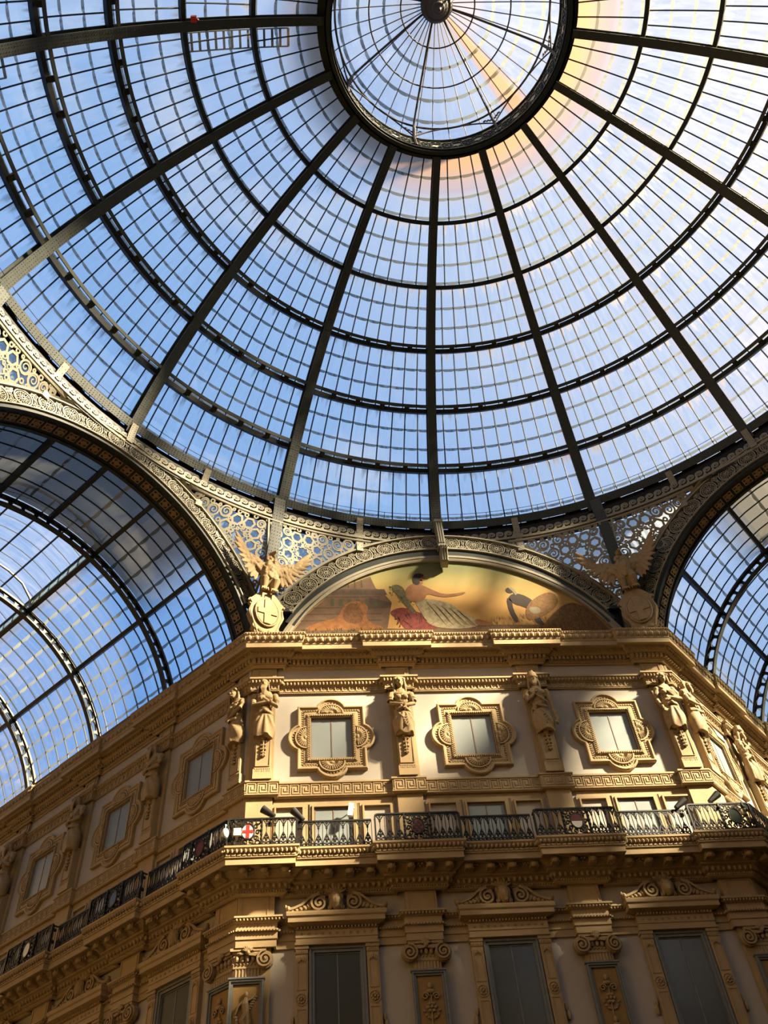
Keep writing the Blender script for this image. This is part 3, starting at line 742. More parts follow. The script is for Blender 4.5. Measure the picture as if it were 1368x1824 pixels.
def railing(W, x0, x1, d, label, medal=None, mx_=None, raised=0.0):
    t = thing('balcony_railing', label, 'railing', W @ Tr(0, -d, 15.10), 'balcony railings')
    H = 0.88 + raised
    b = MB()
    if raised: b.ribbon([(x0, 0.02), (x0, H - .07), (x0 + .03, H - .02), (x0 + .10, H), (x1 - .10, H), (x1 - .03, H - .02), (x1, H - .07), (x1, 0.02)], 0.045, -0.04, 0.04)
    else: b.box(x0, x1, -0.035, 0.035, H - 0.02, H + 0.025)
    if raised:
        for x, s_ in ((x0, 1), (x1, -1)):
            b.box(x - .02, x + .02, 0, .21, H - .08, H - .04); b.box(x - .02, x + .02, 0, .21, 0.02, .06)
            for y in (.07, .14): b.box(x - .011, x + .011, y - .011, y + .011, .04, H - .06)
            b.ell((x, .1, .35), (.02, .07, .07), 6, 4); b.ell((x, .1, H - .2), (.02, .07, .06), 6, 4)
    obj('top_rail', b, M['black'], t)
    b = MB(); b.box(x0, x1, -0.03, 0.03, 0.02, 0.06); obj('bottom_rail', b, M['black'], t)
    spans = [(x0, x1)]
    if medal: spans = [(x0, mx_ - .42), (mx_ + .42, x1)]
    for a, c in spans:
        if c - a < .15: continue
        b = MB()
        n = max(1, round((c - a) / 0.255)); w_ = (c - a) / n; u = rail_unit(w_, H)
        for i in range(n): b.merge(u, Tr(a + w_ * (i + .5), 0, 0))
        b.box(c - 0.011, c + 0.011, -0.011, 0.011, 0.05, H)
        obj('cast_iron_pattern', b, M['black'], t)
    if medal:
        for s in (-1, 1):
            b = MB(); b.box(mx_ + s * .40 - .028, mx_ + s * .40 + .028, -0.05, 0.05, 0, H + .02)
            for i in range(6): b.ell((mx_ + s * .40, -0.05, 0.1 + .14 * i), (0.045, 0.03, 0.05), 6, 4)
            obj('post', b, M['black'], t)
        b = MB(); cz = H * .5 + .02
        for k in range(10):
            a = 2 * pi * k / 10
            b.ribbon([(mx_ + x, z) for x, z in spiral(0.29 * cos(a), cz + 0.32 * sin(a), 0.085, 0.02, 1.2, a, 1, 12)], 0.028, -0.03, 0.03)
        for s in (-1, 1):
            for q in (-1, 1):
                b.ribbon([(mx_ + x, z) for x, z in circ(s * 0.29, cz + q * .33, 0.07, 8)], 0.028, -0.03, 0.03, closed=True)
                b.ell((mx_ + s * .2, 0, cz + q * .38), (0.08, 0.03, 0.03), 6, 4)
        for z in (0.08, H - .06): b.box(mx_ - .38, mx_ + .38, -0.02, 0.02, z - .012, z + .012)
        obj('scrollwork', b, M['black'], t)
        b = MB(); b.tube([(mx_ + .20 * cos(2 * pi * i / 20), -0.05, cz + .255 * sin(2 * pi * i / 20)) for i in range(20)], 0.03, 6, closed=True)
        mo = obj('medallion', b, M['black'], t)
        def oval(h, y, m, clip=None, nm='enamel'):
            pts = [(.185 * cos(2 * pi * i / 24), .24 * sin(2 * pi * i / 24)) for i in range(24)]
            if clip: pts = [p_ for p_ in pts if clip(p_)]
            bb = MB(); bb.prism([(mx_ + x, cz + z) for x, z in pts], y, y + .02); obj(nm, bb, M[m], mo)
        if medal == 'cross':
            oval(0, -0.06, 'white'); bb = MB()
            bb.box(mx_ - .045, mx_ + .045, -0.075, -0.055, cz - .22, cz + .22); bb.box(mx_ - .16, mx_ + .16, -0.075, -0.055, cz - .045, cz + .045); obj('red_cross', bb, M['red'], mo)
        elif medal == 'half':
            oval(0, -0.06, 'white'); oval(0, -0.072, 'darkred', lambda p_: p_[1] >= -0.001, 'upper_half')
        elif medal == 'check':
            oval(0, -0.06, 'darkred'); bb = MB()
            for i in range(-2, 2):
                for j in range(-2, 2):
                    if (i + j) % 2: bb.box(mx_ + i * .07, mx_ + i * .07 + .07, -0.072, -0.055, cz + j * .09, cz + j * .09 + .09)
            obj('dark_squares', bb, M['black'], mo)
        else: oval(0, -0.06, medal)
    return t
DR, DC = 1.14, 0.94
k_ = 0.41421
railing(WF, -HW - k_ * DR, -6.18, DR, 'black iron railing at the left corner, with a red cross on white oval', 'cross', -7.62, 0.03)
railing(WF, -6.13, -3.88, DC, 'plain black iron railing below the left upper window of the front wall')
railing(WF, -3.78, -1.16, DR, 'black iron railing with a dark red chequered oval, left of centre', 'check', -2.48, 0.06)
railing(WF, -1.10, 1.12, DC, 'plain black iron railing below the middle upper window of the front wall')
railing(WF, 1.20, 3.82, DR, 'black iron railing with a red-over-white oval, right of centre', 'half', 2.50, 0.06)
railing(WF, 3.88, 6.13, DC, 'plain black iron railing below the right upper window of the front wall')
railing(WF, 6.18, HW + k_ * DR, DR, 'black iron railing at the right corner, with a dark green oval', 'green', 7.62, 0.06)
railing(WL, -1.58, k_ * DR, DR, 'black railing on the shaded arm beside the corner, with a dark red oval', 'darkred', -0.75, 0.03)
railing(WL, -3.55, -1.62, DC, 'plain black railing on the shaded arm, nearest the corner')
railing(WL, -6.30, -3.65, DR, 'projecting black railing on the shaded arm with a grey oval', 'pane_dark', -5.0, 0.06)
railing(WL, -8.40, -6.36, DC, 'plain black railing on the shaded arm between two projecting ones')
railing(WL, -11.1, -8.45, DR, 'projecting black railing on the shaded arm with a white oval', 'white', -9.8, 0.06)
railing(WL, -13.2, -11.16, DC, 'plain black railing at the far left end of the arm')
railing(WR, -k_ * DR, 1.58, DR, 'black railing on the sunlit arm just beyond the green oval', None, None, 0.06)
railing(WR, 1.62, 3.6, DC, 'plain black railing on the sunlit arm, nearest the corner')
# spotlights clamped to the railings
def spotlight(W, x, z, tilt, yaw, label, d=1.0):
    t = thing('spotlight', label, 'spotlight', W @ Tr(x, -d, z) @ Rz(yaw), 'floodlights on the balcony')
    h = MB(); R_ = Matrix.Rotation(tilt, 4, 'Y')
    h.tube([R_ @ Vector((0, 0, -0.16)), R_ @ Vector((0, 0, 0.16)), R_ @ Vector((0, 0, 0.30))], [0.075, 0.11, 0.125], 14)
    obj('lamp_housing', h, M['black_plastic'], t, smooth=False)
    h = MB(); h.tube([(0, 0.05, -0.32), (0, 0.09, -0.15), (0, 0.09, 0.0)], 0.022, 6); h.tube([(0, -0.09, 0), (0, 0.09, 0)], 0.02, 6); h.box(-0.06, 0.06, 0.0, 0.10, -0.38, -0.28)
    obj('yoke', h, M['black_plastic'], t)
spotlight(WF, -6.98, 16.20, -0.95, 0, 'black cylindrical spotlight on the left corner railing, leftmost', 1.1)
spotlight(WF, -6.08, 16.13, -0.75, 0, 'black cylindrical spotlight, second from the left, over the railing joint', 1.0)
spotlight(WF, 6.02, 16.13, 0.95, 0, 'black cylindrical spotlight beside the right corner railing', 1.0)
spotlight(WF, 7.15, 16.25, 0.95, 0, 'black spotlight standing above the green oval railing', 1.1)
# white fittings by the left corner
t = thing('dome_camera', 'white dome security camera hanging at the left corner of the balcony', 'camera', WF @ Tr(-8.28, -1.34, 15.45))
b = MB(); b.ell((0, 0, 0), (0.11, 0.11, 0.17), 14, 10); b.tube([(0, 0, 0.12), (0, 0.03, 0.3), (0, 0.16, 0.36)], 0.025, 6); obj('housing', b, M['white'], t, smooth=True)
b = MB(); b.ell((0, 0, -0.14), (0.085, 0.085, 0.08), 12, 8); obj('dark_lens_dome', b, M['pane_dark'], t, smooth=True)
b = MB(); b.box(-0.11, 0.11, -0.05, 0.03, -0.10, 0.13); b.box(-0.02, 0.02, 0.0, 0.06, -0.1, 0.1)
tag(obj('junction_box', b, M['white'], None, WF @ Tr(-7.93, -1.24, 15.52)), 'small white box fixed to the railing beside the dome camera', 'box')
t = thing('wall_sensor', 'white box sensor hanging in front of the left mezzanine window', 'sensor', WF @ Tr(-4.46, -0.32, 16.72) @ Matrix.Rotation(0.15, 4, 'Y'))
b = MB(); b.box(-0.08, 0.08, -0.06, 0.06, -0.22, 0.22); obj('housing', b, M['white'], t)
b = MB(); b.tube([(0.03, 0.04, 0.15), (0.10, 0.2, 0.2), (0.14, 0.31, 0.2)], 0.02, 6); obj('bracket', b, M['white'], t)

# ================================================================== STATUES
def figure(kind, seed=0):
    """half-length draped figure, base of the drapery at z=0, top of the head near z=2.5, facing -y"""
    rng = random.Random(seed)
    b = MB(); E = b.ell; T = b.tube
    fem = kind in ('gown', 'drape', 'maiden')
    lean = {'bearded': -0.06, 'gown': -0.03, 'turban': -0.05, 'drape': 0.02, 'maiden': -0.10, 'hooded': 0.08, 'bowed': -0.10}[kind]
    # trunk
    for z, rx, ry in ((0.82, .30, .24), (1.0, .265, .21), (1.18, .25, .20), (1.36, .28, .21), (1.54, .33 if not fem else .29, .22), (1.70, .34 if not fem else .29, .21), (1.82, .25, .17)):
        E((0, -0.22, z), (rx, ry, 0.17), 14, 8)
    T([(0, -0.22, 1.8), (lean * .5, -0.27, 2.05)], [.12, .10], 10)
    hx, hy, hz = lean, -0.36, 2.17
    E((hx, hy, hz), (.135, .16, .20), 14, 10); E((hx, hy - .04, hz - .09), (.10, .12, .12), 10, 8)
    T([(hx, hy - .15, hz + .05), (hx, hy - .21, hz - .05), (hx, hy - .16, hz - .055)], [.018, .03, .02], 6); T([(hx - .11, hy - .09, hz + .045), (hx - .05, hy - .155, hz + .065), (hx, hy - .15, hz + .05), (hx + .05, hy - .155, hz + .065), (hx + .11, hy - .09, hz + .045)], .02, 6)
    for s in (-1, 1): E((hx + s * .05, hy - .14, hz + .018), (.024, .018, .014), 6, 4)
    E((hx, hy - .15, hz - .085), (.045, .025, .016), 6, 4); E((hx, hy - .14, hz - .13), (.05, .04, .03), 6, 4)
    for s in (-1, 1): E((hx + s * .07, hy - .115, hz - .05), (.04, .045, .04), 6, 5)
    # hair
    if kind in ('bearded', 'bowed'):
        for i in range(26):
            a = rng.uniform(-1.9, 1.9); l = rng.uniform(.25, .55)
            x, y = hx + .165 * sin(a), hy + .14 * cos(a) + .01
            T([(x, y, hz + .12), (x * 1.03 + .01, y + .02, hz - .05), (x + .05 * sin(a), y + .03, hz - l)], [.03, .034, .018], 5)
        E((hx, hy + .02, hz + .12), (.155, .165, .11), 10, 7)
        for i in range(16):
            x = rng.uniform(-.08, .08); T([(hx + x, hy - .13, hz - .10), (hx + x * 1.2, hy - .16, hz - .26), (hx + x * .5, hy - .12, hz - .42 - rng.uniform(0, .1))], [.03, .035, .015], 5)
        for s in (-1, 1): T([(hx, hy - .17, hz - .065), (hx + s * .06, hy - .16, hz - .09), (hx + s * .08, hy - .14, hz - .16)], [.02, .022, .015], 5)
    elif kind == 'turban':
        for i in range(5): T([(hx + (.17 - .01 * i) * cos(2 * pi * j / 14), hy + .02 + (.18 - .01 * i) * sin(2 * pi * j / 14), hz + .10 + .05 * i + .02 * sin(j)) for j in range(14)], .04, 6, closed=True)
        E((hx, hy + .02, hz + .2), (.16, .17, .12), 10, 6); E((hx, hy - .1, hz + .33), (.05, .05, .07), 6, 5)
        for i in range(14):
            x = rng.uniform(-.07, .07); T([(hx + x, hy - .13, hz - .10), (hx + x, hy - .15, hz - .24), (hx + x * .5, hy - .12, hz - .34)], [.03, .03, .015], 5)
        for s in (-1, 1): T([(hx + s * .14, hy, hz + .1), (hx + s * .18, hy + .03, hz - .1), (hx + s * .2, hy + .06, hz - .35)], [.05, .06, .05], 6)
    elif kind == 'hooded':
        T([(hx + .19 * cos(a_), hy + .05, hz + .22 * sin(a_)) for a_ in [rad(-50 + 28 * i) for i in range(11)]], .05, 7)
        E((hx, hy + .09, hz + .04), (.20, .16, .25), 12, 8); E((hx, hy + .1, hz - .25), (.24, .14, .22), 10, 6)
        for i in range(12):
            x = rng.uniform(-.07, .07); T([(hx + x, hy - .13, hz - .10), (hx + x, hy - .15, hz - .26), (hx + x * .5, hy - .12, hz - .38)], [.03, .03, .015], 5)
    else:
        for i in range(24):
            a = rng.uniform(-1.9, 1.9); x, y = hx + .165 * sin(a), hy + .14 * cos(a) + .01
            l = .38 if kind != 'drape' else .22
            T([(x, y - .01, hz + .13), (x + .03 * sin(a), y, hz), (x + .05 * sin(a), y + .02, hz - l)], [.045, .05, .04], 5)
        E((hx, hy + .02, hz + .12), (.155, .165, .11), 10, 7)
        for i in range(9): E((hx + .15 * sin(rad(-90 + 22 * i)), hy - .06, hz + .12 + .06 * cos(rad(-90 + 22 * i))), (.05, .06, .05), 6, 4)
        if kind == 'gown': E((hx, hy + .05, hz + .20), (.11, .11, .09), 8, 6)
    # shoulders, chest
    sw = .35 if not fem else .29
    for s in (-1, 1):
        E((s * sw, -.24, 1.70), (.13, .14, .14), 10, 7)
        if fem: E((s * .12, -.41, 1.50), (.115, .10, .11), 10, 7)
        else: E((s * .13, -.38, 1.60), (.15, .08, .10), 10, 6)
    def arm(s, el, ha, r=(.115, .085, .06)):
        sh = Vector((s * sw, -.25, 1.70)); e_ = Vector(el); h_ = Vector(ha)
        T([sh, (sh + e_) / 2 + Vector((s * .02, 0, 0)), e_, (e_ + h_) / 2, h_], [r[0], r[0] * .95, r[1], r[1] * .9, r[2] * .8], 9)
        d = (h_ - e_).normalized(); p_ = h_ + d * .07
        E(tuple(p_), (.075, .05, .05), 8, 6)
        sd_ = d.cross(Vector((0, -1, 0))); sd_ = sd_.normalized() if sd_.length > .1 else Vector((0, 0, 1))
        for i in range(4):
            o_ = sd_ * (-.042 + .028 * i)
            T([p_ + o_ + d * .03, p_ + o_ + d * .11 + Vector((0, -.012, 0)), p_ + o_ + d * (.165 - .01 * abs(i - 1.5)) + Vector((0, .01, 0))], [.020, .018, .013], 5)
        T([p_ - sd_ * .04, p_ - sd_ * .08 + d * .05, p_ - sd_ * .08 + d * .10], [.022, .02, .014], 5)
    if kind == 'bearded':
        arm(1, (.42, -.36, 1.22), (.02, -.52, 1.42)); arm(-1, (-.40, -.40, 1.24), (.06, -.56, 1.22 + .04))
    elif kind == 'bowed':
        arm(1, (.42, -.36, 1.24), (-.02, -.50, 1.20)); arm(-1, (-.42, -.36, 1.26), (.02, -.50, 1.34))
    elif kind == 'gown':
        arm(1, (.42, -.32, 1.26), (.08, -.50, 1.06)); arm(-1, (-.42, -.32, 1.26), (-.08, -.52, 1.10))
        for s in (-1, 1):
            T([(s * .34, -.25, 1.72), (s * .40, -.30, 1.46)], [.13, .13], 9)
            for i in range(2): T([(s * .40 + .125 * cos(2 * pi * j / 10), -.3 + .125 * sin(2 * pi * j / 10), 1.38 + .05 * i) for j in range(10)], .022, 5, closed=True)
        for i in range(2): T([(-.26, -.36, 1.72 - .06 * i), (0, -.46, 1.60 - .06 * i), (.26, -.36, 1.72 - .06 * i)], .025, 5)
    elif kind == 'turban':
        arm(-1, (-.44, -.36, 1.20), (-.14, -.50, 1.50)); arm(1, (.44, -.28, 1.22), (.42, -.38, .85))
        T([(.40, -.44, .70), (.46, -.42, .50), (.44, -.38, .20)], [.08, .06, .05], 7)
        for i in range(6): E((.43 + .03 * sin(i * 2), -.44, .76 - .10 * i), (.06, .06, .06), 6, 4)
        T([(-.30, -.40, 1.68), (0, -.46, 1.36), (.32, -.42, 1.10)], [.03, .035, .03], 6)
    elif kind == 'drape':
        arm(1, (.44, -.34, 1.22), (.02, -.52, 1.18)); arm(-1, (-.42, -.28, 1.18), (-.36, -.42, .80))
        for i in range(5): T([(-.22 + .05 * i, -.36, 1.80), (.0 + .05 * i, -.48, 1.5), (.30 + .01 * i, -.40, 1.18 + .02 * i)], .028, 5)
    elif kind == 'maiden':
        arm(1, (.38, -.42, 1.32), (-.04, -.52, 1.06)); arm(-1, (-.42, -.32, 1.28), (-.20, -.48, 1.0))
        for i in range(8): E((rng.uniform(-.22, .22), -.42, rng.uniform(1.42, 1.72)), (.06, .05, .05), 6, 4)
    else:
        arm(-1, (-.40, -.36, 1.26), (0, -.52, 1.20)); arm(1, (.44, -.30, 1.20), (.34, -.42, .86))
        for i in range(4): T([(.30 - .05 * i, -.36, 1.72), (.34 - .06 * i, -.42, 1.3), (.30 - .08 * i, -.44, 1.0)], .03, 5)
    kx = {'bearded': .02, 'bowed': -.04, 'gown': .06, 'turban': -.18, 'drape': .0, 'maiden': -.16, 'hooded': .24}[kind]
    kz = 1.0; nfan = {'bearded': 15, 'bowed': 13, 'gown': 17, 'turban': 12, 'drape': 14, 'maiden': 12, 'hooded': 11}[kind]
    R8 = (.325, .35, .37, .38, .375, .355, .325, .285, .25); rows = []
    for q in range(33):
        u_ = q / 32 * 8; k0 = min(7, int(u_)); rx = R8[k0] + (R8[k0 + 1] - R8[k0]) * (u_ - k0); ry = rx * .76; z = .98 * q / 32; row = []
        for i in range(120):
            a = 2 * pi * i / 120; x = rx * cos(a)
            al = atan2(x - kx, kz + .05 - z); dist = sqrt((x - kx) ** 2 + (kz - z) ** 2)
            w_ = sin(nfan * al + .9 * sin(2.3 * al + seed)); fold = (abs(w_) ** .7) * (1 if w_ > 0 else -.8)
            g = 1 + (.105 * min(1, dist / .30)) * fold * (1 if sin(a) < .2 else .2)
            row.append((x * (1 + (g - 1) * .6), -.22 + ry * g * sin(a), z + (.05 * sin(4 * a + seed) + .02 * fold if q == 0 else 0)))
        rows.append(row)
    b.ring(rows)
    # drapery: bunched belt, then folds falling from a knot, irregular hem
    for i in range(3): T([(-.30, -.26, kz - .04 * i), (-.15, -.44, kz - .03 - .03 * i), (kx, -.50, kz - .02 * i), (.17, -.44, kz - .03 - .03 * i), (.30, -.26, kz - .04 * i)], .032, 6)
    E((kx, -.50, kz - .02), (.07, .06, .07), 8, 6)
    if kind in ('turban', 'gown'):
        for i in range(4): T([(-.26, -.40, .92 - .06 * i), (-.02 + .03 * i, -.53, .52 - .11 * i), (.26, -.44, .72 - .03 * i)], [.02, .03, .02], 5)
    if kind in ('turban',):
        for i in range(5): T([(-.34, -.30, .9 - .05 * i), (-.38, -.32, .55), (-.32, -.28, .05 + .04 * i)], .035, 5)
    return b
FIGCACHE = {}
def caryatid(W, x, kind, label, hw=0.29):
    t = thing('caryatid_statue', label, 'statue', W @ Tr(x, -0.10, 17.93), 'herm statues between the upper windows')
    if kind not in FIGCACHE:
        o = sculpt('draped_figure', figure(kind, len(kind)), M['statue'], t, 0.016, 1)
        FIGCACHE[kind] = o.data
    else: o = obj('draped_figure', FIGCACHE[kind], M['statue'], t, smooth=True)
    o.matrix_local = Tr(0, -0.06, 1.55)
    b = MB()
    z0, z1 = 0.0, 1.68
    b.ring([[(-a, 0.05, z), (-a, -d, z), (a, -d, z), (a, 0.05, z)] for a, d, z in ((hw + .02, .26, 0), (hw + .02, .26, .36), (hw - .02, .24, .38), (hw - .02, .26, z1))])
    frame_rect(b, -hw + .05, hw - .05, .46, z1, -.25, .02, .02)
    for i in range(9): b.ell((-hw + .05 + (2 * hw - .1) * i / 8, -.255, .37), (.025, .03, .02), 5, 3); b.box(-hw + .05 + (2 * hw - .1) * i / 8 - .01, -hw + .05 + (2 * hw - .1) * i / 8 + .01, -.27, -.25, .26, .34)
    fixn(obj('pedestal', b, M['trim'], t))
    b = MB(); z = 1.60
    b.tube([(0, -.29, 1.62), (0, -.30, 1.2), (0, -.29, .82)], .035, 6)
    b.ell((0, -.30, z - .04), (.10, .08, .13), 8, 6); b.ell((0, -.30, z + .08), (.14, .06, .05), 8, 4)
    for i, (r, dz) in enumerate(((.10, .20), (.08, .17), (.09, .15), (.06, .13), (.07, .11))):
        z -= dz
        for s in (-1, 1): b.ell((s * r * .7, -.29, z + .02), (r * .7, .05, .035), 6, 4, rot=Matrix.Rotation(s * .4, 3, 'Y'))
        b.ell((0, -.30, z), (r * .5, .06, .05), 6, 4)
    obj('garland', b, M['statue'], t)
    return t
caryatid(WF, -7.33, 'bearded', 'bearded long-haired stone figure with crossed arms at the left corner, facing the viewer')
caryatid(WL, -0.42, 'maiden', 'stone figure at the left corner turned towards the dark arm, head bowed')
caryatid(WF, PF[0], 'gown', 'stone woman with hands clasped at the waist, left of the middle window')
caryatid(WF, PF[1], 'turban', 'turbaned bearded stone man with a hand on his chest, right of the middle window')
caryatid(WF, 7.33, 'drape', 'stone woman in draped robe, arm across her waist, at the right corner')
caryatid(WR, 0.42, 'hooded', 'hooded bearded stone figure behind the right corner, facing the right arm')
caryatid(WR, 5.0, 'turban', 'stone figure on the sunlit right arm wall, at the right edge')
caryatid(WL, -5.0, 'bowed', 'stone figure with bowed head on the dark arm, nearest the corner')
caryatid(WL, -9.8, 'bowed', 'stone figure with bowed head on the dark arm, second from the corner')
caryatid(WL, -14.6, 'bearded', 'stone figure on the dark arm at the left edge of the photo')

# ------------------------------------------------------------------ eagles on cartouches at the two corners
def eagle_thing(sg, label):
    az = sg * 23.3
    W = Tr(sg * HW, AP, 23.84) @ Rz(-rad(az)) @ Tr(0, -.16, 0)
    t = thing('eagle_sculpture', label, 'eagle sculpture', W, 'stone eagles on the cornice corners')
    b = MB()
    out = [(-.34, 0), (.34, 0), (.42, .16), (.54, .28), (.50, .5), (.62, .72), (.72, 1.0), (.66, 1.3), (.60, 1.45), (.70, 1.62), (.56, 1.80), (.44, 1.96), (.3, 2.12), (-.3, 2.12)]
    out = out[:13] + [(-x, z) for x, z in reversed(out[2:13])]
    b.prism(out, -.72, -.42)
    for s in (-1, 1):
        b.tube([(s * (.60 + .13 * cos(a)), -.66, 1.55 + .15 * sin(a)) for a in [i * .6 for i in range(10)]], .05, 6)
        b.tube([(s * .36, -.70, .1), (s * .5, -.7, .5), (s * .66, -.7, 1.0), (s * .62, -.7, 1.35)], .045, 6)
        b.ell((s * .2, -.72, .12), (.14, .06, .10), 8, 5)
    b.box(-.45, .45, -.70, -.35, 0, .12)
    obj('cartouche', b, M['statue'], t)
    b = MB(); b.prism([(.43 * cos(2 * pi * i / 28), 1.05 + .66 * sin(2 * pi * i / 28)) for i in range(28)], -.82, -.70)
    b.tube([(.47 * cos(2 * pi * i / 28), -.78, 1.05 + .70 * sin(2 * pi * i / 28)) for i in range(28)], .045, 6, closed=True)
    o = obj('oval_shield', b, M['statue'], t)
    b = MB()
    for s in (-1, 1):       # raised quarters leave a recessed cross; here the cross itself stands proud
        pass
    b.box(-.13, .13, -.86, -.80, .43, 1.67); b.box(-.39, .39, -.86, -.80, .92, 1.18); obj('raised_cross', b, M['statue'], o)
    b = MB(); E = b.ell; T = b.tube
    T([(0, -.52, 2.35), (0, -.64, 2.8), (0, -.64, 3.25), (0, -.60, 3.62), (.02, -.64, 3.92)], [.24, .37, .37, .27, .17], 14)
    E((.04, -.72, 4.10), (.15, .20, .16), 10, 8); T([(.05, -.86, 4.12), (.10, -1.02, 4.08), (.11, -1.05, 3.96)], [.08, .055, .015], 7); E((.03, -.7, 4.22), (.11, .15, .05), 8, 4)
    rng = random.Random(4)
    for i in range(90):
        a = rng.uniform(-1.3, 1.3); z = rng.uniform(2.6, 3.85); r = .37 - .25 * max(0, z - 3.4)
        E((r * sin(a), -.63 - r * cos(a), z), (.065, .035, .09), 6, 4)
    for s in (-1, 1):
        T([(s * .18, -.70, 2.95), (s * .24, -.90, 2.60), (s * .20, -.80, 2.20)], [.21, .18, .10], 9)
        for i in range(4): T([(s * .20, -.80, 2.20), (s * .20 + (i - 1.5) * .08, -.96, 2.18), (s * .20 + (i - 1.5) * .10, -.97, 2.02)], [.05, .045, .02], 6)
        T([(s * .28, -.56, 3.52), (s * .62, -.62, 3.70), (s * .98, -.70, 3.78)], [.17, .16, .12], 8)
        tip = [(1.66, -1.00, 4.60), (1.68, -.98, 4.30), (1.62, -.95, 4.00), (1.52, -.92, 3.70), (1.40, -.88, 3.42), (1.26, -.84, 3.16), (1.10, -.80, 2.94), (.94, -.76, 2.78), (.78, -.72, 2.68), (.60, -.68, 2.62)]
        for i, tp in enumerate(tip):
            root = Vector((s * (1.02 - .07 * i), -.68 + .01 * i, 3.80 - .04 * i)); tv = Vector((s * tp[0], tp[1], tp[2]))
            d = (tv - root); L_ = d.length; zz = d.normalized(); yy = (Vector((0, -1, 0)) - zz * zz.dot(Vector((0, -1, 0)))).normalized(); xx = yy.cross(zz)
            rot = Matrix((xx, yy, zz)).transposed()
            E(tuple((root + tv) / 2 + yy * (.02 * (i % 2))), (.125, .05, L_ / 2 + .04), 8, 8, rot=rot)
            E(tuple(root + d * .28 + yy * .05), (.12, .05, L_ * .26), 7, 6, rot=rot)
        for i in range(30):
            q = i / 30; p_ = Vector((s * (.34 + .68 * q + rng.uniform(-.05, .05)), -.74 - .04 * rng.random(), 3.20 + .50 * q + rng.uniform(-.16, .16)))
            E(tuple(p_), (.08, .05, .11), 6, 4)
    E((0, -.45, 2.35), (.28, .14, .34), 9, 6)
    b.v = [(x, y - .22 * max(0, min(1, (z - 2.2) / 1.0)), z) for x, y, z in b.v]
    sculpt('eagle_body', b, M['statue'], t, 0.024, 1)
    return t
eagle_thing(-1, 'stone eagle with spread wings at the corner between painting and shaded arm')
eagle_thing(1, 'stone eagle with spread wings at the corner between painting and sunlit arm')

# ================================================================== LUNETTE PAINTING
def flat(poly, y): b = MB(); b.add([(x, y, z) for x, z in poly], [tuple(range(len(poly)))]); return b
t = thing('lunette_painting', 'arched wall painting of a reclining robed figure in a golden landscape under the arch', 'painting', WF @ Tr(0, 0.10, 0))
arc = [(7.26 * sin(rad(a)), 21.44 + 7.26 * cos(rad(a))) for a in range(-70, 71, 4)]
b = MB(); b.add([(x, 0, z) for x, z in arc] + [(arc[-1][0], 0, 23.7), (arc[0][0], 0, 23.7)], [tuple(range(len(arc) + 2))])
m = mat('painted_golden_sky', 'b08f4e', 0.8)
nt2 = m.node_tree; co = nt2.nodes.new('ShaderNodeTexCoord'); sx = nt2.nodes.new('ShaderNodeSeparateXYZ'); rp = nt2.nodes.new('ShaderNodeValToRGB'); mrg = nt2.nodes.new('ShaderNodeMapRange')
mrg.inputs['From Min'].default_value = 24; mrg.inputs['From Max'].default_value = 28.8
nz2 = nt2.nodes.new('ShaderNodeTexNoise'); nz2.inputs['Scale'].default_value = .7; mm = nt2.nodes.new('ShaderNodeMath'); mm.operation = 'MULTIPLY_ADD'; mm.inputs[1].default_value = .9
nt2.links.new(co.outputs['Object'], sx.inputs[0]); nt2.links.new(co.outputs['Object'], nz2.inputs['Vector']); nt2.links.new(nz2.outputs['Fac'], mm.inputs[0]); nt2.links.new(sx.outputs['Z'], mm.inputs[2]); nt2.links.new(mm.outputs[0], mrg.inputs['Value'])
e_ = rp.color_ramp.elements; e_[0].color = lin('664e2c'); e_[0].position = .1; e_[1].color = lin('515532'); e_[1].position = 1.0
for p_, c_ in ((.35, '886632'), (.6, '937139'), (.82, '736738')):
    q_ = e_.new(p_); q_.color = lin(c_)
nt2.links.new(mrg.outputs[0], rp.inputs['Fac']); nt2.links.new(rp.outputs[0], m.node_tree.nodes['Principled BSDF'].inputs['Base Color'])
obj('painted_sky', b, m, t)
PAINT = {}
def dark(h, k=.72): return ''.join('%02x' % int(int(h[i:i + 2], 16) * k) for i in (0, 2, 4))
def paint(name, polys, hexa, lay, var=.25, sc=3):
    key = hexa
    if key not in PAINT: PAINT[key] = mat('paint_' + hexa, dark(hexa), .85, var=var, scale=sc)
    b = MB()
    for q in polys: b.add([(x, -0.0015 * lay, z) for x, z in q], [tuple(range(len(q)))])
    return obj(name, b, PAINT[key], t)
def soft(q, n=2):
    for _ in range(n): q = [p_ for i in range(len(q)) for p_ in ((q[i][0] * .75 + q[(i + 1) % len(q)][0] * .25, q[i][1] * .75 + q[(i + 1) % len(q)][1] * .25), (q[i][0] * .25 + q[(i + 1) % len(q)][0] * .75, q[i][1] * .25 + q[(i + 1) % len(q)][1] * .75))]
    return q
def strokes(name, n, x0, x1, z0, z1, hexa, lay, seed, ln=.22, wd=.03, lean=.4, test=None):
    rg = random.Random(seed); out = []
    while len(out) < n:
        x, z = rg.uniform(x0, x1), rg.uniform(z0, z1)
        if test and not test(x, z): continue
        a = rg.uniform(-lean, lean); l = rg.uniform(.6, 1) * ln; dx, dz = l * sin(a), l * cos(a)
        out.append([(x - wd / 2, z), (x + wd / 2, z), (x + dx, z + dz)])
    return paint(name, out, hexa, lay)
def arcclip(x): return 21.44 + sqrt(max(0, 7.22 ** 2 - x * x))
paint('painted_ground', [[(-6.9, 23.7), (6.9, 23.7), (6.6, 24.35), (5, 24.95), (1.5, 25.0), (-2, 24.85), (-5, 24.9), (-6.5, 24.5)]], '6e5230', 1)
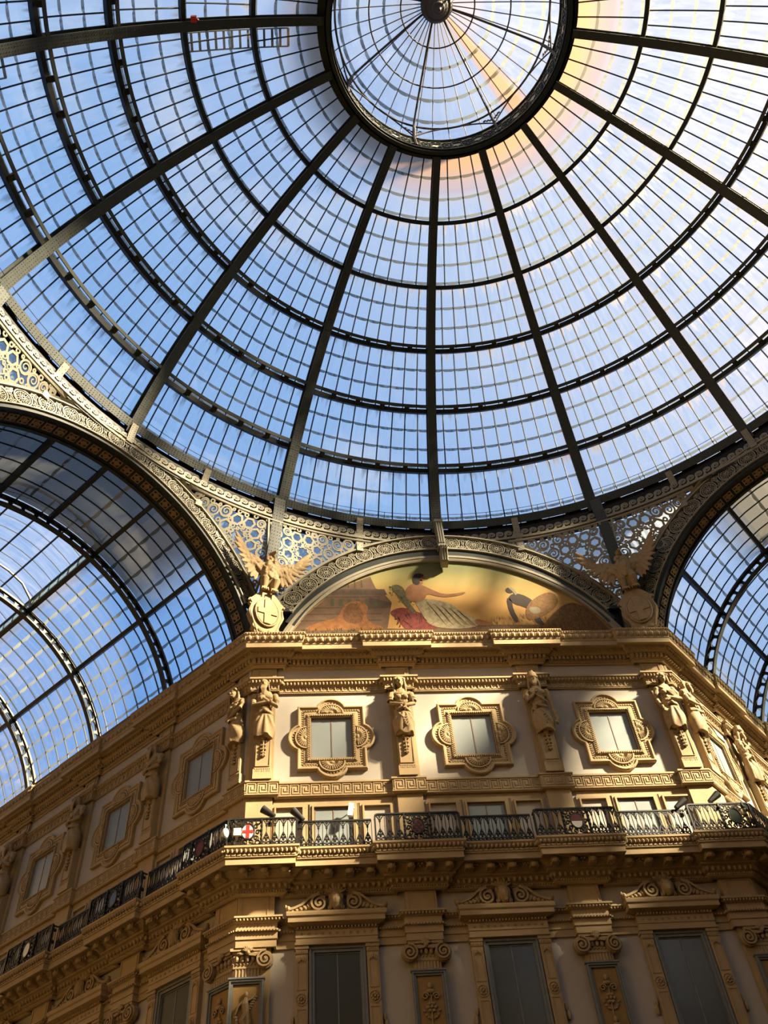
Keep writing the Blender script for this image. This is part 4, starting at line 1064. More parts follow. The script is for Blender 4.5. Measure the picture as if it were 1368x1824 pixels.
paint('painted_building', [[(-6.7, 24.0), (-2.75, 24.4), (-2.4, 26.3), (-2.8, 27.0), (-3.0, 27.1), (-3.2, arcclip(-3.3) - .05), (-4.35, arcclip(-4.35)), (-5.1, arcclip(-5.1)), (-5.9, arcclip(-5.9)), (-6.5, arcclip(-6.5))]], '75573c', 2)
paint('painted_cornice', [[(-5.7, 26.75), (-2.55, 26.72), (-2.65, 27.05), (-5.3, 27.08)], [(-3.4, 25.9), (-2.45, 26.0), (-2.4, 26.25), (-3.3, 26.6)]], '5a4330', 3)
paint('painted_wall_marks', [[(-4.9 + .35 * i, 26.1), (-4.75 + .35 * i, 26.1), (-4.75 + .35 * i, 26.5), (-4.9 + .35 * i, 26.5)] for i in range(6)] + [[(-4.6, 27.2), (-4.2, 27.2), (-4.2, 27.6), (-4.6, 27.6)]], '4f5334', 4)
paint('painted_beast', [soft(q) for q in [[(-6.2, 24.75), (-5.4, 25.25), (-4.6, 25.45), (-4.4, 26.1), (-4.05, 26.4), (-3.6, 26.35), (-3.35, 26.05), (-3.5, 25.6), (-3.4, 25.2), (-2.8, 24.95), (-2.9, 24.75), (-4.6, 24.8)]]], 'a06428', 5, .35, 5)
paint('painted_beast_shade', [soft(q) for q in [[(-4.35, 25.2), (-4.45, 25.7), (-4.15, 26.3), (-3.75, 26.2), (-3.55, 25.5), (-3.8, 25.1)]]], '7c4a20', 6, .4, 8)
paint('painted_red_cloth', [soft(q) for q in [[(-2.6, 25.75), (-2.0, 26.05), (-1.5, 25.8), (-0.9, 25.5), (-.3, 24.85), (-1.9, 24.65), (-2.2, 25.3)]]], '8c2f20', 5, .45, 6)
paint('painted_white_robe', [soft(q) for q in [[(-1.5, 26.4), (-0.9, 26.5), (0, 26.25), (.4, 25.7), (1.2, 25.2), (.9, 24.85), (-.2, 24.78), (-1.0, 25.0), (-1.2, 25.6)]]], 'b7a67e', 6, .4, 6)
paint('painted_robe_folds', [[(-1.0 + .3 * i, 26.3 - .12 * i), (-.93 + .3 * i, 26.3 - .12 * i), (-.5 + .3 * i, 25.3 - .08 * i), (-.25 + .3 * i, 24.92)] for i in range(5)], '8a7850', 7)
paint('painted_skin', [soft(q, 1) for q in [[(-1.75, 26.4), (-1.8, 26.9), (-1.62, 27.25), (-1.3, 27.4), (-1.0, 27.25), (-.6, 26.95), (-.2, 26.72), (.3, 26.76), (.7, 26.86), (.74, 26.78), (.5, 26.66), (0, 26.56), (-.4, 26.58), (-.9, 26.78), (-1.0, 26.45), (-1.3, 26.25)], [(.9, 25.35), (1.3, 25.2), (1.55, 25.08), (1.5, 24.95), (.9, 24.95)], [(-1.2, 27.3), (-1.0, 27.3), (-.98, 27.6), (-1.2, 27.6)]]] + [circ(-1.04, 27.68, .17, 12)], 'a06a3e', 8)
paint('painted_dark_hair', [soft(q) for q in [[(-1.4, 27.25), (-1.42, 27.75), (-1.25, 27.98), (-.95, 27.95), (-.9, 27.8), (-1.12, 27.72), (-1.12, 27.3)]]], '2e2418', 9)
paint('painted_flowers', [soft(q) for q in [[(-2.4, 27.2), (-2.1, 27.35), (-1.8, 27.1), (-1.75, 26.4), (-1.4, 25.7), (-1.6, 25.6), (-2.1, 26.6)]]], '6b6038', 7, .5, 9)
paint('painted_crouching_worker', [soft(q, 1) for q in [[(2.45, 26.45), (2.7, 26.75), (3.1, 26.7), (3.5, 26.35), (3.65, 25.9), (3.4, 25.7), (3.0, 26.0), (2.7, 26.1)], [(2.4, 26.5), (2.62, 26.4), (2.58, 25.8), (2.72, 25.2), (2.55, 25.05), (2.38, 25.7)], [(3.3, 25.9), (3.65, 25.95), (3.6, 25.3), (3.75, 24.95), (3.45, 24.95), (3.3, 25.4)]]] + [circ(2.62, 26.92, .17, 12)], '3c2a20', 6)
paint('painted_headcloth', [soft([(2.6, 27.12), (2.8, 27.05), (2.92, 26.75), (2.82, 26.6), (2.74, 26.85), (2.62, 27.0)], 1), soft([(3.2, 25.95), (3.7, 25.95), (3.7, 25.6), (3.3, 25.55)], 1)], 'a89a78', 9)
paint('painted_sheaf', [soft(q) for q in [[(3.0, 25.2), (3.1, 25.9), (3.6, 26.5), (4.4, 26.9), (4.65, 26.3), (4.2, 25.7), (3.5, 25.3)]]], '9a6c34', 7, .4, 9)
paint('painted_hay', [soft(q) for q in [[(3.3, 24.5), (4.1, 25.5), (4.9, 26.2), (5.5, 26.1), (6.1, 25.2), (6.45, 24.3)]]], '8a6232', 8, .45, 7)
strokes('painted_wheat', 260, .9, 6.0, 24.75, 25.7, 'a97c3c', 5, 1, .28, .03, .5, lambda x, z: z < 25.1 + .12 * x)
strokes('painted_grass', 160, -6.2, -2.9, 24.45, 24.85, '4c5028', 9, 2, .16, .03, .9)
strokes('painted_fur', 50, -4.4, -3.5, 25.15, 26.25, '8a5524', 9, 3, .18, .03, 1.0)
strokes('painted_hay_strokes', 200, 3.5, 6.0, 24.5, 26.0, 'b98c46', 10, 4, .3, .03, 1.3, lambda x, z: z < 24.5 + (x - 3.3) * .9 and z < 26.1 - (x - 5.2) * 1.3)
strokes('painted_leaves', 60, -2.4, -1.5, 26.1, 27.4, '84824a', 10, 5, .16, .06, 1.5, lambda x, z: abs(z - (25.3 - 1.2 * (x + 1.0))) < .3)
strokes('painted_red_folds', 26, -2.3, -1.0, 24.75, 25.6, '5e1c14', 9, 6, .4, .05, 1.0)
paint('painted_wall_courses', [[(-6.3, z), (-2.85, z), (-2.85, z + .03), (-6.3, z + .03)] for z in (25.3, 25.65, 26.0, 26.6)] + [[(-5.6 + .3 * i, 26.85), (-5.5 + .3 * i, 26.85), (-5.5 + .3 * i, 26.98), (-5.6 + .3 * i, 26.98)] for i in range(9)] + [[(-5.0 + .28 * i, 27.15), (-4.96 + .28 * i, 27.15), (-4.96 + .28 * i, 27.6), (-5.0 + .28 * i, 27.6)] for i in range(6)], '4e3a28', 4)
# stone moulding round the painting
b = MB(); rows = []
for R_, y in ((7.22, 0.10), (7.22, 0.0), (7.30, -0.03), (7.36, -0.03), (7.38, -0.06), (7.50, -0.06), (7.53, -0.02), (7.53, 0.12)):
    rows.append([(R_ * sin(rad(a)), y, 21.44 + R_ * cos(rad(a))) for a in range(-72, 73, 3)])
b.ring(rows, closed=False, cap=False)
tag(obj('stone_arch_moulding', b, mat('pale_stone', '7f7867', .7, var=.1), None, WF), 'pale curved stone moulding edging the lunette painting', 'moulding')

# ================================================================== IRON ARCHES
CZ, RB = 21.87, 7.88
def face_frame(az, F):
    return Rz(-rad(az)) @ Tr(0, AP if F else AD, 0)
def A2(R_, th, y=0.0): return (R_ * sin(th), y, CZ + R_ * cos(th))
def arc_strip(b, R0, R1, y0, y1, a0, a1, n=40):
    rows = []
    for R_, y in ((R0, y0), (R1, y0), (R1, y1), (R0, y1), (R0, y0)):
        rows.append([A2(R_, a0 + (a1 - a0) * i / n, y) for i in range(n + 1)])
    return b.ring(rows, closed=False, cap=False)
def rosette_band(n_side=8, step=rad(7.27)):
    b = MB()
    for i in range(-n_side, n_side):
        th = (i + .5) * step
        def fn(x, y, z, th=th): return A2(RB + z, th + x / RB, y)
        b.ribbon(circ(0, 0, .36, 20), .045, -.05, 0, fn, True); b.ribbon(circ(0, 0, .29, 16), .03, -.03, 0, fn, True)
        b.ribbon(circ(0, 0, .07, 8), .05, -.05, 0, fn, True)
        for k in range(8):
            a = 2 * pi * k / 8
            b.ribbon([(.10 * cos(a), .10 * sin(a)), (.17 * cos(a - .25), .17 * sin(a - .25)), (.265 * cos(a - .18), .265 * sin(a - .18)), (.285 * cos(a), .285 * sin(a)), (.265 * cos(a + .18), .265 * sin(a + .18)), (.17 * cos(a + .25), .17 * sin(a + .25))], .026, -.04, 0, fn, True)
    for i in range(-n_side, n_side + 1):
        th = i * step
        def fn(x, y, z, th=th): return A2(RB + z, th + x / RB, y)
        for s in (-1, 1):
            b.ribbon(spiral(s * .10, .24, .09, .02, 1.2, pi / 2, s, 12), .03, -.04, 0, fn)
            b.ribbon(spiral(s * .10, -.24, .09, .02, 1.2, -pi / 2, -s, 12), .03, -.04, 0, fn)
            b.ribbon([(s * .02, -.36), (s * .06, -.1), (s * .015, 0), (s * .06, .1), (s * .02, .36)], .028, -.03, 0, fn)
        b.ribbon(circ(0, 0, .045, 8), .03, -.05, 0, fn, True)
        b.ribbon([(0, -.36), (0, .36)], .02, -.02, 0, fn)
    return b
def iron_arch(az, F, label, proto=None):
    W = face_frame(az, F); t = thing('iron_arch', label, 'arch', W, 'pierced iron arches round the crossing')
    am = rad(59.5)
    b = MB(); arc_strip(b, RB - .45, RB + .42, .05, .12, -am, am)
    obj('back_plate', b, M['arch_back'], t)
    b = MB(); arc_strip(b, RB + .38, RB + .44, -.12, .05, -am, am); arc_strip(b, RB - .44, RB - .39, -.12, .05, -am, am)
    for s in (-1, 1):
        rows = [A2(RB - .45, s * am), A2(RB + .44, s * am)]
        d = (Vector(rows[1]) - Vector(rows[0]))
        b.tube([Vector(rows[0]) + Vector((0, -.06, 0)), Vector(rows[1]) + Vector((0, -.06, 0))], .05, 5)
    obj('border_strip', b, M['cream'], t)
    o = obj('rosette_fretwork', RBM, M['cream'], t)
    b = MB()
    inner = 7.05 if F else 7.36
    arc_strip(b, inner, RB - .42, -.04, .10, -rad(64), rad(64))
    for s in (-1, 1):                # iron pier beneath the springing
        x = s * 6.95; b.box(min(x, x + s * (.78 if F else .30)), max(x, x + s * (.78 if F else .30)), -.02, .12, 23.84, 25.9)
        x = s * (6.55 if F else 6.5); b.box(min(x, s * 7.6) if F else min(x, s * 7.2), max(x, s * 7.6) if F else max(x, s * 7.2), -.14, .1, 25.62, 25.80)
        b.box(min(s * 6.25, s * (7.72 if F else 7.2)), max(s * 6.25, s * (7.72 if F else 7.2)), .14, .22, 23.84, 25.75) if F else None
    obj('dark_rim', b, M['iron'], t)
    if not F:
        b = MB(); arc_strip(b, 7.34, 7.44, -.02, .98, -rad(74), rad(74)); arc_strip(b, 7.28, 7.36, -.04, .06, -rad(74), rad(74)); arc_strip(b, 7.28, 7.36, .84, .98, -rad(74), rad(74))
        obj('soffit', b, M['iron'], t)
        b = MB()
        for i in range(-18, 19):
            th = i * rad(3.9)
            def fn(x, y, z, th=th): return A2(7.33 - y, th + x / 7.4, .46 + z)
            b.ribbon([(-.17, -.17), (.17, -.17), (.17, .17), (-.17, .17)], .06, 0.0, .05, fn, True)
            b.ribbon([(-.17, 0), (.17, 0)], .09, 0.0, .045, fn); b.ribbon([(0, -.17), (0, .17)], .09, 0.0, .045, fn)
            b.ribbon(circ(0, 0, .09, 8), .05, 0, .055, fn, True)
        obj('square_soffit_panels', b, M['tile'], t)
    return t
_b = rosette_band(); RBM = bpy.data.meshes.new('rosette_fretwork'); RBM.from_pydata(_b.v, [], _b.f); RBM.update()
iron_arch(0, True, 'cream rosette-pierced iron arch over the lunette painting')
iron_arch(-45, False, 'cream rosette-pierced iron arch over the opening of the shaded arm')
iron_arch(45, False, 'cream rosette-pierced iron arch over the opening of the sunlit arm')

# keystone brackets and the struts between arch and dome ring
def console(W, label):
    t = thing('keystone_bracket', label, 'bracket', W, 'keystone brackets')
    b = MB(); b.box(-.15, .15, -.42, 0.0, 28.95, 30.85)
    for x in (-.10, 0, .10): b.box(x - .026, x + .026, -.46, -.4, 29.35, 30.70)
    b.box(-.19, .19, -.48, 0, 30.72, 30.88); b.box(-.19, .19, -.46, 0, 29.12, 29.24)
    obj('fluted_shaft', b, M['cream'], t)
    b = MB()
    b.ring([[(-.15, y, z), (.15, y, z), (.15, -.02, z), (-.15, -.02, z)] for y, z in ((-.44, 29.12), (-.62, 28.95), (-.66, 28.78), (-.56, 28.64), (-.46, 28.55), (-.42, 28.35), (-.30, 28.22), (-.12, 28.20))])
    for x in (-.10, 0, .10): b.tube([(x, -.46, 29.1), (x, -.66, 28.93), (x, -.70, 28.77), (x, -.58, 28.62), (x, -.48, 28.45), (x, -.40, 28.28)], .045, 6)
    obj('scroll', b, M['cream'], t)
console(WF, 'fluted cream keystone bracket hanging over the painting')
def strut(az, label):
    t = thing('arch_strut', label, 'strut', Rz(-rad(az)), 'short cream struts between arches and dome ring')
    fa = min((abs((az - c + 180) % 360 - 180), c) for c in (0, 45, -45, 90, -90))
    u = fa[0]; F = fa[1] in (0, 90, -90); D = (AP if F else AD) / cos(rad(u)); ux = (AP if F else AD) * math.tan(rad(u))
    za = CZ + sqrt((RB + .42) ** 2 - ux ** 2)
    b = MB(); rows = []
    for i in range(9):
        q = i / 8; y = D - .12 + (17.9 - D + .12) * (q ** 1.6); z = za - .15 + (31.0 - za + .15) * q ** .8
        rows.append([(-.14, y, z), (.14, y, z), (.14, y + .10, z + .03), (-.14, y + .10, z + .03)])
    b.ring(rows); obj('strut_plate', b, M['cream'], t)
    b = MB()
    for i in range(1, 8):
        for s in (-.08, .08): b.ell((s, rows[i][0][1] - .01, rows[i][0][2]), (.015, .015, .015), 4, 3)
    obj('rivets', b, M['flange'], t)
for az, lb in ((-11.25, 'left of the keystone bracket'), (11.25, 'right of the keystone bracket'), (-33.75, 'between left arch crown and left eagle'), (33.75, 'between right eagle and right arch crown'),
               (-45, 'at the crown of the left arch'), (45, 'at the crown of the right arch'), (-56.25, 'left of the left arch crown')):
    strut(az, 'short cream riveted strut under the dome ring, ' + lb)

# pierced spandrel screens between the arches and the dome ring
ZT = 29.82
def spandrel(az, F, s, label):
    W = Rz(-rad(az)); D = AP if F else AD; hw = HW if F else AHW
    Ro = RB + .46
    def za(u): return CZ + sqrt(max(0.01, Ro * Ro - u * u))
    def fn(u, y, z):
        zl = za(u); q = max(0, min(1, (z - zl) / max(.05, ZT - zl))); yt = sqrt(18.2 ** 2 - u * u)
        return (u, D + (yt - D) * q + y, z)
    t = thing('spandrel_screen', label, 'iron screen', W, 'pierced spandrel screens')
    rng = random.Random(11 if F else 12); b = MB(); cs = []
    c0 = (s * (hw - 1.72), 28.72)
    cs.append((c0[0], c0[1], .22))
    b.ribbon([(c0[0] + (.22 if i % 2 else .30) * cos(2 * pi * i / 16), c0[1] + (.22 if i % 2 else .30) * sin(2 * pi * i / 16)) for i in range(16)], .06, -.04, 0, fn, True)
    for k in range(8):
        a = 2 * pi * (k + .5) / 8; x, z = c0[0] + .66 * cos(a), c0[1] + .66 * sin(a)
        b.ribbon([(x + .22 * cos(2 * pi * j / 6 + a), z + .22 * sin(2 * pi * j / 6 + a)) for j in range(6)], .10, -.04, 0, fn, True); cs.append((x, z, .24))
        a = 2 * pi * k / 8; b.ribbon(circ(c0[0] + .44 * cos(a), c0[1] + .44 * sin(a), .07, 8), .05, -.04, 0, fn, True); cs.append((c0[0] + .44 * cos(a), c0[1] + .44 * sin(a), .09))
    cs = [(x, z, r) for x, z, r in cs]
    def ok(x, z, r):
        if abs(x) > hw - .32 - r or z + r > ZT - .02: return False
        if z < CZ or sqrt(x * x + (z - CZ) ** 2) - Ro < r: return False
        if abs(x) < .8: return False
        return all((x - a) ** 2 + (z - c) ** 2 > (r + q - .02) ** 2 for a, c, q in cs)
    for r in (.24, .18, .13, .095, .07):
        for _ in range(2600 if r < .1 else 1200):
            x = s * rng.uniform(1.5, hw); z = rng.uniform(25.6, ZT)
            if ok(x, z, r):
                cs.append((x, z, r))
                if r >= .13: b.ribbon(spiral(x, z, r - .02, .03, 1.6, rng.uniform(0, 6), rng.choice((-1, 1)), 16), .045, -.04, 0, fn)
                b.ribbon(circ(x, z, r - .02, 12 if r > .1 else 8), .07 if r > .1 else .06, -.04, 0, fn, True)
    obj('pierced_fretwork', b, M['cream'], t)
    b = MB()
    us = [s * (1.2 + (hw - .15 - 1.2) * i / 24) for i in range(25)]
    b.ribbon([(u, za(u) + .04) for u in us], .07, -.06, .02, fn)
    us = [u for u in us if za(u) < ZT - .1]
    b.ribbon([(u, ZT - .03) for u in us], .07, -.06, .02, fn)
    zc = za(hw - .3)
    b.ribbon([(s * (hw - .30), zc + (ZT - zc) * i / 6) for i in range(7)], .07, -.06, .02, fn)
    obj('border', b, M['cream'], t)
    b = MB(); n = len(us)
    vs = [fn(u, .32, za(u)) for u in us] + [fn(u, .32, ZT) for u in us]
    b.add(vs, [(i, i + 1, i + 1 + n, i + n) for i in range(n - 1)])
    obj('glass_behind', b, M['screen_glass'], t)
    return t
M['screen_glass'] = glass_mat('pale_screen_glass', (0.75, 0.85, 0.88), 0.25, milk=(0.58, 0.64, 0.64))
spandrel(0, True, -1, 'star-pattern pierced screen between the painting arch and the eagle by the shaded arm')
spandrel(0, True, 1, 'star-pattern pierced screen between the painting arch and the eagle by the sunlit arm')
spandrel(-45, False, 1, 'star-pattern pierced screen between shaded arm arch and its eagle')
spandrel(45, False, -1, 'star-pattern pierced screen between sunlit arm arch and its eagle')
spandrel(-45, False, -1, 'pierced iron screen beyond the crown of the shaded arm arch')
spandrel(45, False, 1, 'pierced iron screen beyond the crown of the sunlit arm arch')

# ================================================================== DOME
SZ, SR = 22.2, 20.03
PH = [.455 + .1425 * j for j in range(7)]
def S(az, ph, R_=SR): return (R_ * cos(ph) * sin(az), R_ * cos(ph) * cos(az), SZ + R_ * sin(ph))
dome = thing('glass_dome', 'huge ribbed iron and glass dome over the crossing', 'dome')
def dpart(name, mb, m, parent=dome, smooth=False): return obj(name, mb, m, parent, smooth=smooth)
# ribs
def rib_mb():
    b = MB(); fl = MB(); n = 30; phs = [.435 + (1.312 - .435) * i / n for i in range(n + 1)]
    rows = []
    for p_ in phs:
        wd = .23 - .07 * (p_ - .435) / .88
        row = []
        for x, R_ in ((-wd, SR), (wd, SR), (wd, SR + .05), (wd * .42, SR + .05), (wd * .42, SR + .50), (wd, SR + .50), (wd, SR + .56), (-wd, SR + .56), (-wd, SR + .50), (-wd * .42, SR + .50), (-wd * .42, SR + .05), (-wd, SR + .05)):
            q = S(0, p_, R_); row.append((x, q[1], q[2]))
        rows.append(row)
    b.ring(rows)
    m_ = 150
    for i in range(m_):
        p_ = .44 + (1.30 - .44) * i / m_; wd = .23 - .07 * (p_ - .435) / .88
        for x in (-wd * .75, -wd * .3, wd * .3, wd * .75):
            q = S(0, p_, SR - .004); fl.box(x - .012, x + .012, q[1] - .012, q[1] + .012, q[2] - .012, q[2] + .012)
    return b, fl
rb, rv = rib_mb()
rb_o = None
AZS = [k * 22.5 for k in range(16)]
for k in AZS:
    if rb_o is None:
        rb_o = fixn(dpart('rib', rb, M['flange'])); rv_o = obj('rivets', rv, M['iron'], rb_o)
    else:
        o = rb_o.copy(); COL.objects.link(o); o.parent = dome; o.matrix_local = Rz(-rad(k))
        q = rv_o.copy(); COL.objects.link(q); q.parent = o
# corner posts continuing the ribs down to the eagles
first = None
for az, lb in ((-22.5, 'above the left eagle'), (22.5, 'above the right eagle'), (-67.5, 'beyond the left arch, at the left edge')):
    if abs(az) > 60: 
        pass
    c_az = {-22.5: -23.3, 22.5: 23.3, -67.5: -66.7}[az]
    b = MB(); rows = []
    for i in range(9):
        q = i / 8; r_ = 17.97 + (19.34 - 17.97) * q ** 1.2; z = 31.05 + (25.9 - 31.05) * q
        rows.append([(-.24, r_ - .05, z), (.24, r_ - .05, z), (.24, r_, z), (.20, r_, z), (.20, r_ + .40, z), (-.20, r_ + .40, z), (-.20, r_, z), (-.24, r_, z)])
    b.ring(rows); rv_ = MB()
    for q in range(8):
        for f_ in (0, .25, .5, .75):
            for x in (-.18, -.07, .07, .18):
                y_ = rows[q][0][1] * (1 - f_) + rows[q + 1][0][1] * f_; z_ = rows[q][0][2] * (1 - f_) + rows[q + 1][0][2] * f_; rv_.box(x - .014, x + .014, y_ - .016, y_ + .01, z_ - .014, z_ + .014)
    o = tag(fixn(obj('corner_post', b, M['flange'], None, Rz(-rad(az + (c_az - az) * .6)))), 'dark riveted iron post under the dome ring, ' + lb, 'iron post', 'corner posts')
    obj('rivets', rv_, M['iron'], o)
# base ring
def ring_band(r0, r1, z0, z1, n=160, a0=0, a1=2 * pi, b=None):
    b = b or MB(); rows = []
    for r_, z in ((r0, z0), (r1, z0), (r1, z1), (r0, z1), (r0, z0)):
        rows.append([(r_ * sin(a0 + (a1 - a0) * i / n), r_ * cos(a0 + (a1 - a0) * i / n), z) for i in range(n + 1)])
    return b.ring(rows, closed=False, cap=False)
b = MB(); rows = []
for R_, dp in ((SR, -.0095), (SR, .0095), (SR + .05, .0095), (SR + .05, -.0095), (SR, -.0095)): rows.append([S(2 * pi * i / 192, .455 + dp, R_) for i in range(193)])
b.ring(rows, closed=False, cap=False)
rows = []
for R_, dp in ((SR + .04, -.001), (SR + .04, .001), (SR + .3, .001), (SR + .3, -.001), (SR + .04, -.001)): rows.append([S(2 * pi * i / 192, .455 + dp, R_) for i in range(193)])
b.ring(rows, closed=False, cap=False)
br = dpart('base_ring', b, M['flange'])
b = MB()
for i in range(900):
    a = 2 * pi * i / 900
    for dp in (-.0055, .0, .0055): b.box(-.013, .013, -.013, .013, -.013, .013, Tr(*S(a, .455 + dp, SR - .005)))
obj('rivets', b, M['iron'], br)
# gutter behind the ring, with scalloped brackets carrying the glass foot
b = ring_band(18.24, 18.70, 30.52, 30.60); ring_band(18.24, 18.32, 30.50, 30.93, b=b); ring_band(18.60, 18.72, 30.1, 30.95, b=b); ring_band(18.24, 18.72, 30.90, 30.95, b=b)
dpart('gutter', b, M['black'])
gb = None
for k in range(64):
    W = Rz(-rad(5.625 * k + 2.8))
    if gb is None:
        b = MB(); b.box(-.36, .36, 18.2, 18.28, 30.90, 30.97); b.box(-.22, .22, 18.16, 18.3, 30.95, 31.03); b.box(-.10, .10, 18.05, 18.3, 31.0, 31.14)
        gb = dpart('gutter_bracket', b, M['black']); gb.matrix_local = W
    else: dpart('gutter_bracket', gb.data, M['black']).matrix_local = W

# running-scroll frieze, one panel per rib interval
def frieze_mb():
    b = MB(); n = 19; w_ = 18.2 * rad(22.5) / n
    def fn(x, y, z): a = x / 18.2; return ((18.2 + y) * sin(a), (18.2 + y) * cos(a), z)
    for i in range(n):
        x = (i - n / 2 + .5) * w_
        b.ribbon(spiral(x - .02, 30.28, .165, .02, 1.9, -pi * .8, -1, 26), [.075 - .0015 * q for q in range(27)], -.06, 0, fn)
        b.ribbon([(x - .22, 30.02), (x - .20, 30.08), (x - .17, 30.16), (x - .16, 30.24)], [.16, .14, .09, .05], -.06, 0, fn)
    X = n / 2 * w_
    b.ribbon([(-X + 2 * X * i / 20, 30.00) for i in range(21)], .13, -.055, 0, fn)
    bk = MB(); 
    bk.ribbon([(-X + 2 * X * i / 20, 30.17) for i in range(21)], .66, 0.0, .04, fn)
    return b, bk
fb, bk = frieze_mb()
f0 = None
for k in (-3, -2, -1, 0, 1, 2, 3, 4, 5, -4, -5, 6, 7, 8, -6, -7):
    mw = Rz(-rad(22.5 * k + 11.25))
    if f0 is None:
        f0 = dpart('frieze_panel', bk, M['iron']); f0.matrix_local = mw; f1 = obj('running_scrolls', fb, M['cream'], f0)
    else:
        o = f0.copy(); COL.objects.link(o); o.parent = dome; o.matrix_local = mw; q = f1.copy(); COL.objects.link(q); q.parent = o
# purlin rings
LR = []
for j in range(1, 6):
    b = MB(); n = 192; wp = .10 if j < 4 else .09
    rows = []
    for R_, dp in ((SR + .32, -wp), (SR + .32, wp), (SR + .58, wp), (SR + .58, -wp), (SR + .32, -wp)):
        rows.append([S(2 * pi * i / n, PH[j] + dp / SR + (-.004 if j < 4 else 0), R_) for i in range(n + 1)])
    b.ring(rows, closed=False, cap=False)
    pr = dpart('purlin_ring', b, M['iron'])
    if j < 4:
        b = MB(); rows = []
        for R_, dp in ((SR + .02, -.07), (SR + .02, .07), (SR + .08, .07), (SR + .08, -.07), (SR + .02, -.07)):
            rows.append([S(2 * pi * i / n, PH[j] + dp / SR + .004, R_) for i in range(n + 1)])
        b.ring(rows, closed=False, cap=False)
        obj('inner_flange', b, M['flange'], pr)
        b = MB()
        for k in range(16):
            for q in range(1, 5):
                a = rad(22.5 * (k + q / 5)); c = Vector(S(a, PH[j] - .001, SR + .2))
                W = Tr(*c) @ Rz(-a) @ Matrix.Rotation(-PH[j] * .6, 4, 'X')
                if not LR:
                    for g in range(5):
                        an = rad(-80 + 40 * g); b.ell((.09 * sin(an), .0, .09 * cos(an) - .02), (.035, .16, .05), 5, 4)
                    b.box(-.11, .11, -.14, .14, -.05, -.02)
                    LR.append(obj('lattice_rosette', b, M['iron'], pr)); LR[0].matrix_local = W
                else:
                    obj('lattice_rosette', LR[0].data, M['iron'], pr).matrix_local = W
# glass courses, glazing bars and the scalloped laps between panes
def set_uv(o, uvs, band):
    me = o.data; l0 = me.uv_layers.new(name='UVMap'); l1 = me.uv_layers.new(name='band')
    for li, lp_ in enumerate(me.loops):
        l0.data[li].uv = uvs[lp_.vertex_index]; l1.data[li].uv = band[lp_.vertex_index]
RG = SR + .64
for j in range(6):
    p0, p1 = PH[j], PH[j + 1]
    p0 = .425 if j == 0 else p0 + .004
    p1 -= .004
    rm = RG * cos((p0 + p1) / 2); nb = max(4, round(rm * rad(22.5) / .62)); m_ = 6; GA = rad(22.5)
    bb = MB()
    for k in range(1, nb):
        a = GA * k / nb; bb.tube([S(a, p0 + (p1 - p0) * i / 4, RG - .03) for i in range(5)], .03, 4)
    bars_me = None; laps = []
    for c in (1, 2, 3):
        phc = p1 + (p0 - p1) * c / 3
        if c == 3: phc = p0 + (.004 if j > 0 else .012)
        b = MB(); uv = []; bd = []
        for k in range(nb):
            a0, a1 = GA * k / nb, GA * (k + 1) / nb; t_ = 5; vv = []
            for i in range(t_ + 1):
                q = i / t_; a = a0 + (a1 - a0) * q; sag = .055 * (1 - (2 * q - 1) ** 4)
                vv.append(S(a, phc + .10 / RG, RG - .02)); vv.append(S(a, phc - (sag - .02) / RG, RG - .035))
                uv += [(a * rm, 0), (a * rm, .1)]; bd += [(0, .9)] * 2
            b.add(vv, [(2 * i, 2 * i + 1, 2 * i + 3, 2 * i + 2) for i in range(t_)])
        laps.append((b, uv, bd))
    lap_me = None
    for g_ in range(16):
        vs = []; uv = []; bd = []; fs = []
        for i in range(m_ + 1):
            ph = p1 + (p0 - p1) * i / m_
            for k in range(nb + 1):
                a = GA * k / nb; vs.append(S(a, ph, RG)); uv.append(((a + GA * g_) * rm + j * 17.3, RG * ph + j * 5))
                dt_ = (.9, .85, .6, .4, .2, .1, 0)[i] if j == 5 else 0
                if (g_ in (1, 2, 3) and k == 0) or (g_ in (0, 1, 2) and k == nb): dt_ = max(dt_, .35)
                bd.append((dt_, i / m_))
        for i in range(m_):
            for k in range(nb): q = i * (nb + 1) + k; fs.append((q, q + 1, q + nb + 2, q + nb + 1))
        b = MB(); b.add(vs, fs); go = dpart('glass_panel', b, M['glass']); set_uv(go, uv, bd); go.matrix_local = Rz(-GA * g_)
        if bars_me is None:
            bo = obj('glazing_bars', bb, M['glazing'], go); bars_me = bo.data; lap_me = []
            for b, uv, bd in laps:
                lo = obj('pane_overlap', b, M['lapglass'], go); set_uv(lo, uv, bd); lap_me.append(lo.data)
        else:
            obj('glazing_bars', bars_me, M['glazing'], go)
            for q in lap_me: obj('pane_overlap', q, M['lapglass'], go)
# safety wire above the base ring
b = MB(); b.tube([S(2 * pi * i / 180, .485, SR + .25) for i in range(180)], .012, 4, closed=True)
for k in range(96): b.tube([S(2 * pi * k / 96, .462, SR + .45), S(2 * pi * k / 96, .485, SR + .25)], .012, 4)
dpart('safety_wire', b, M['black'])
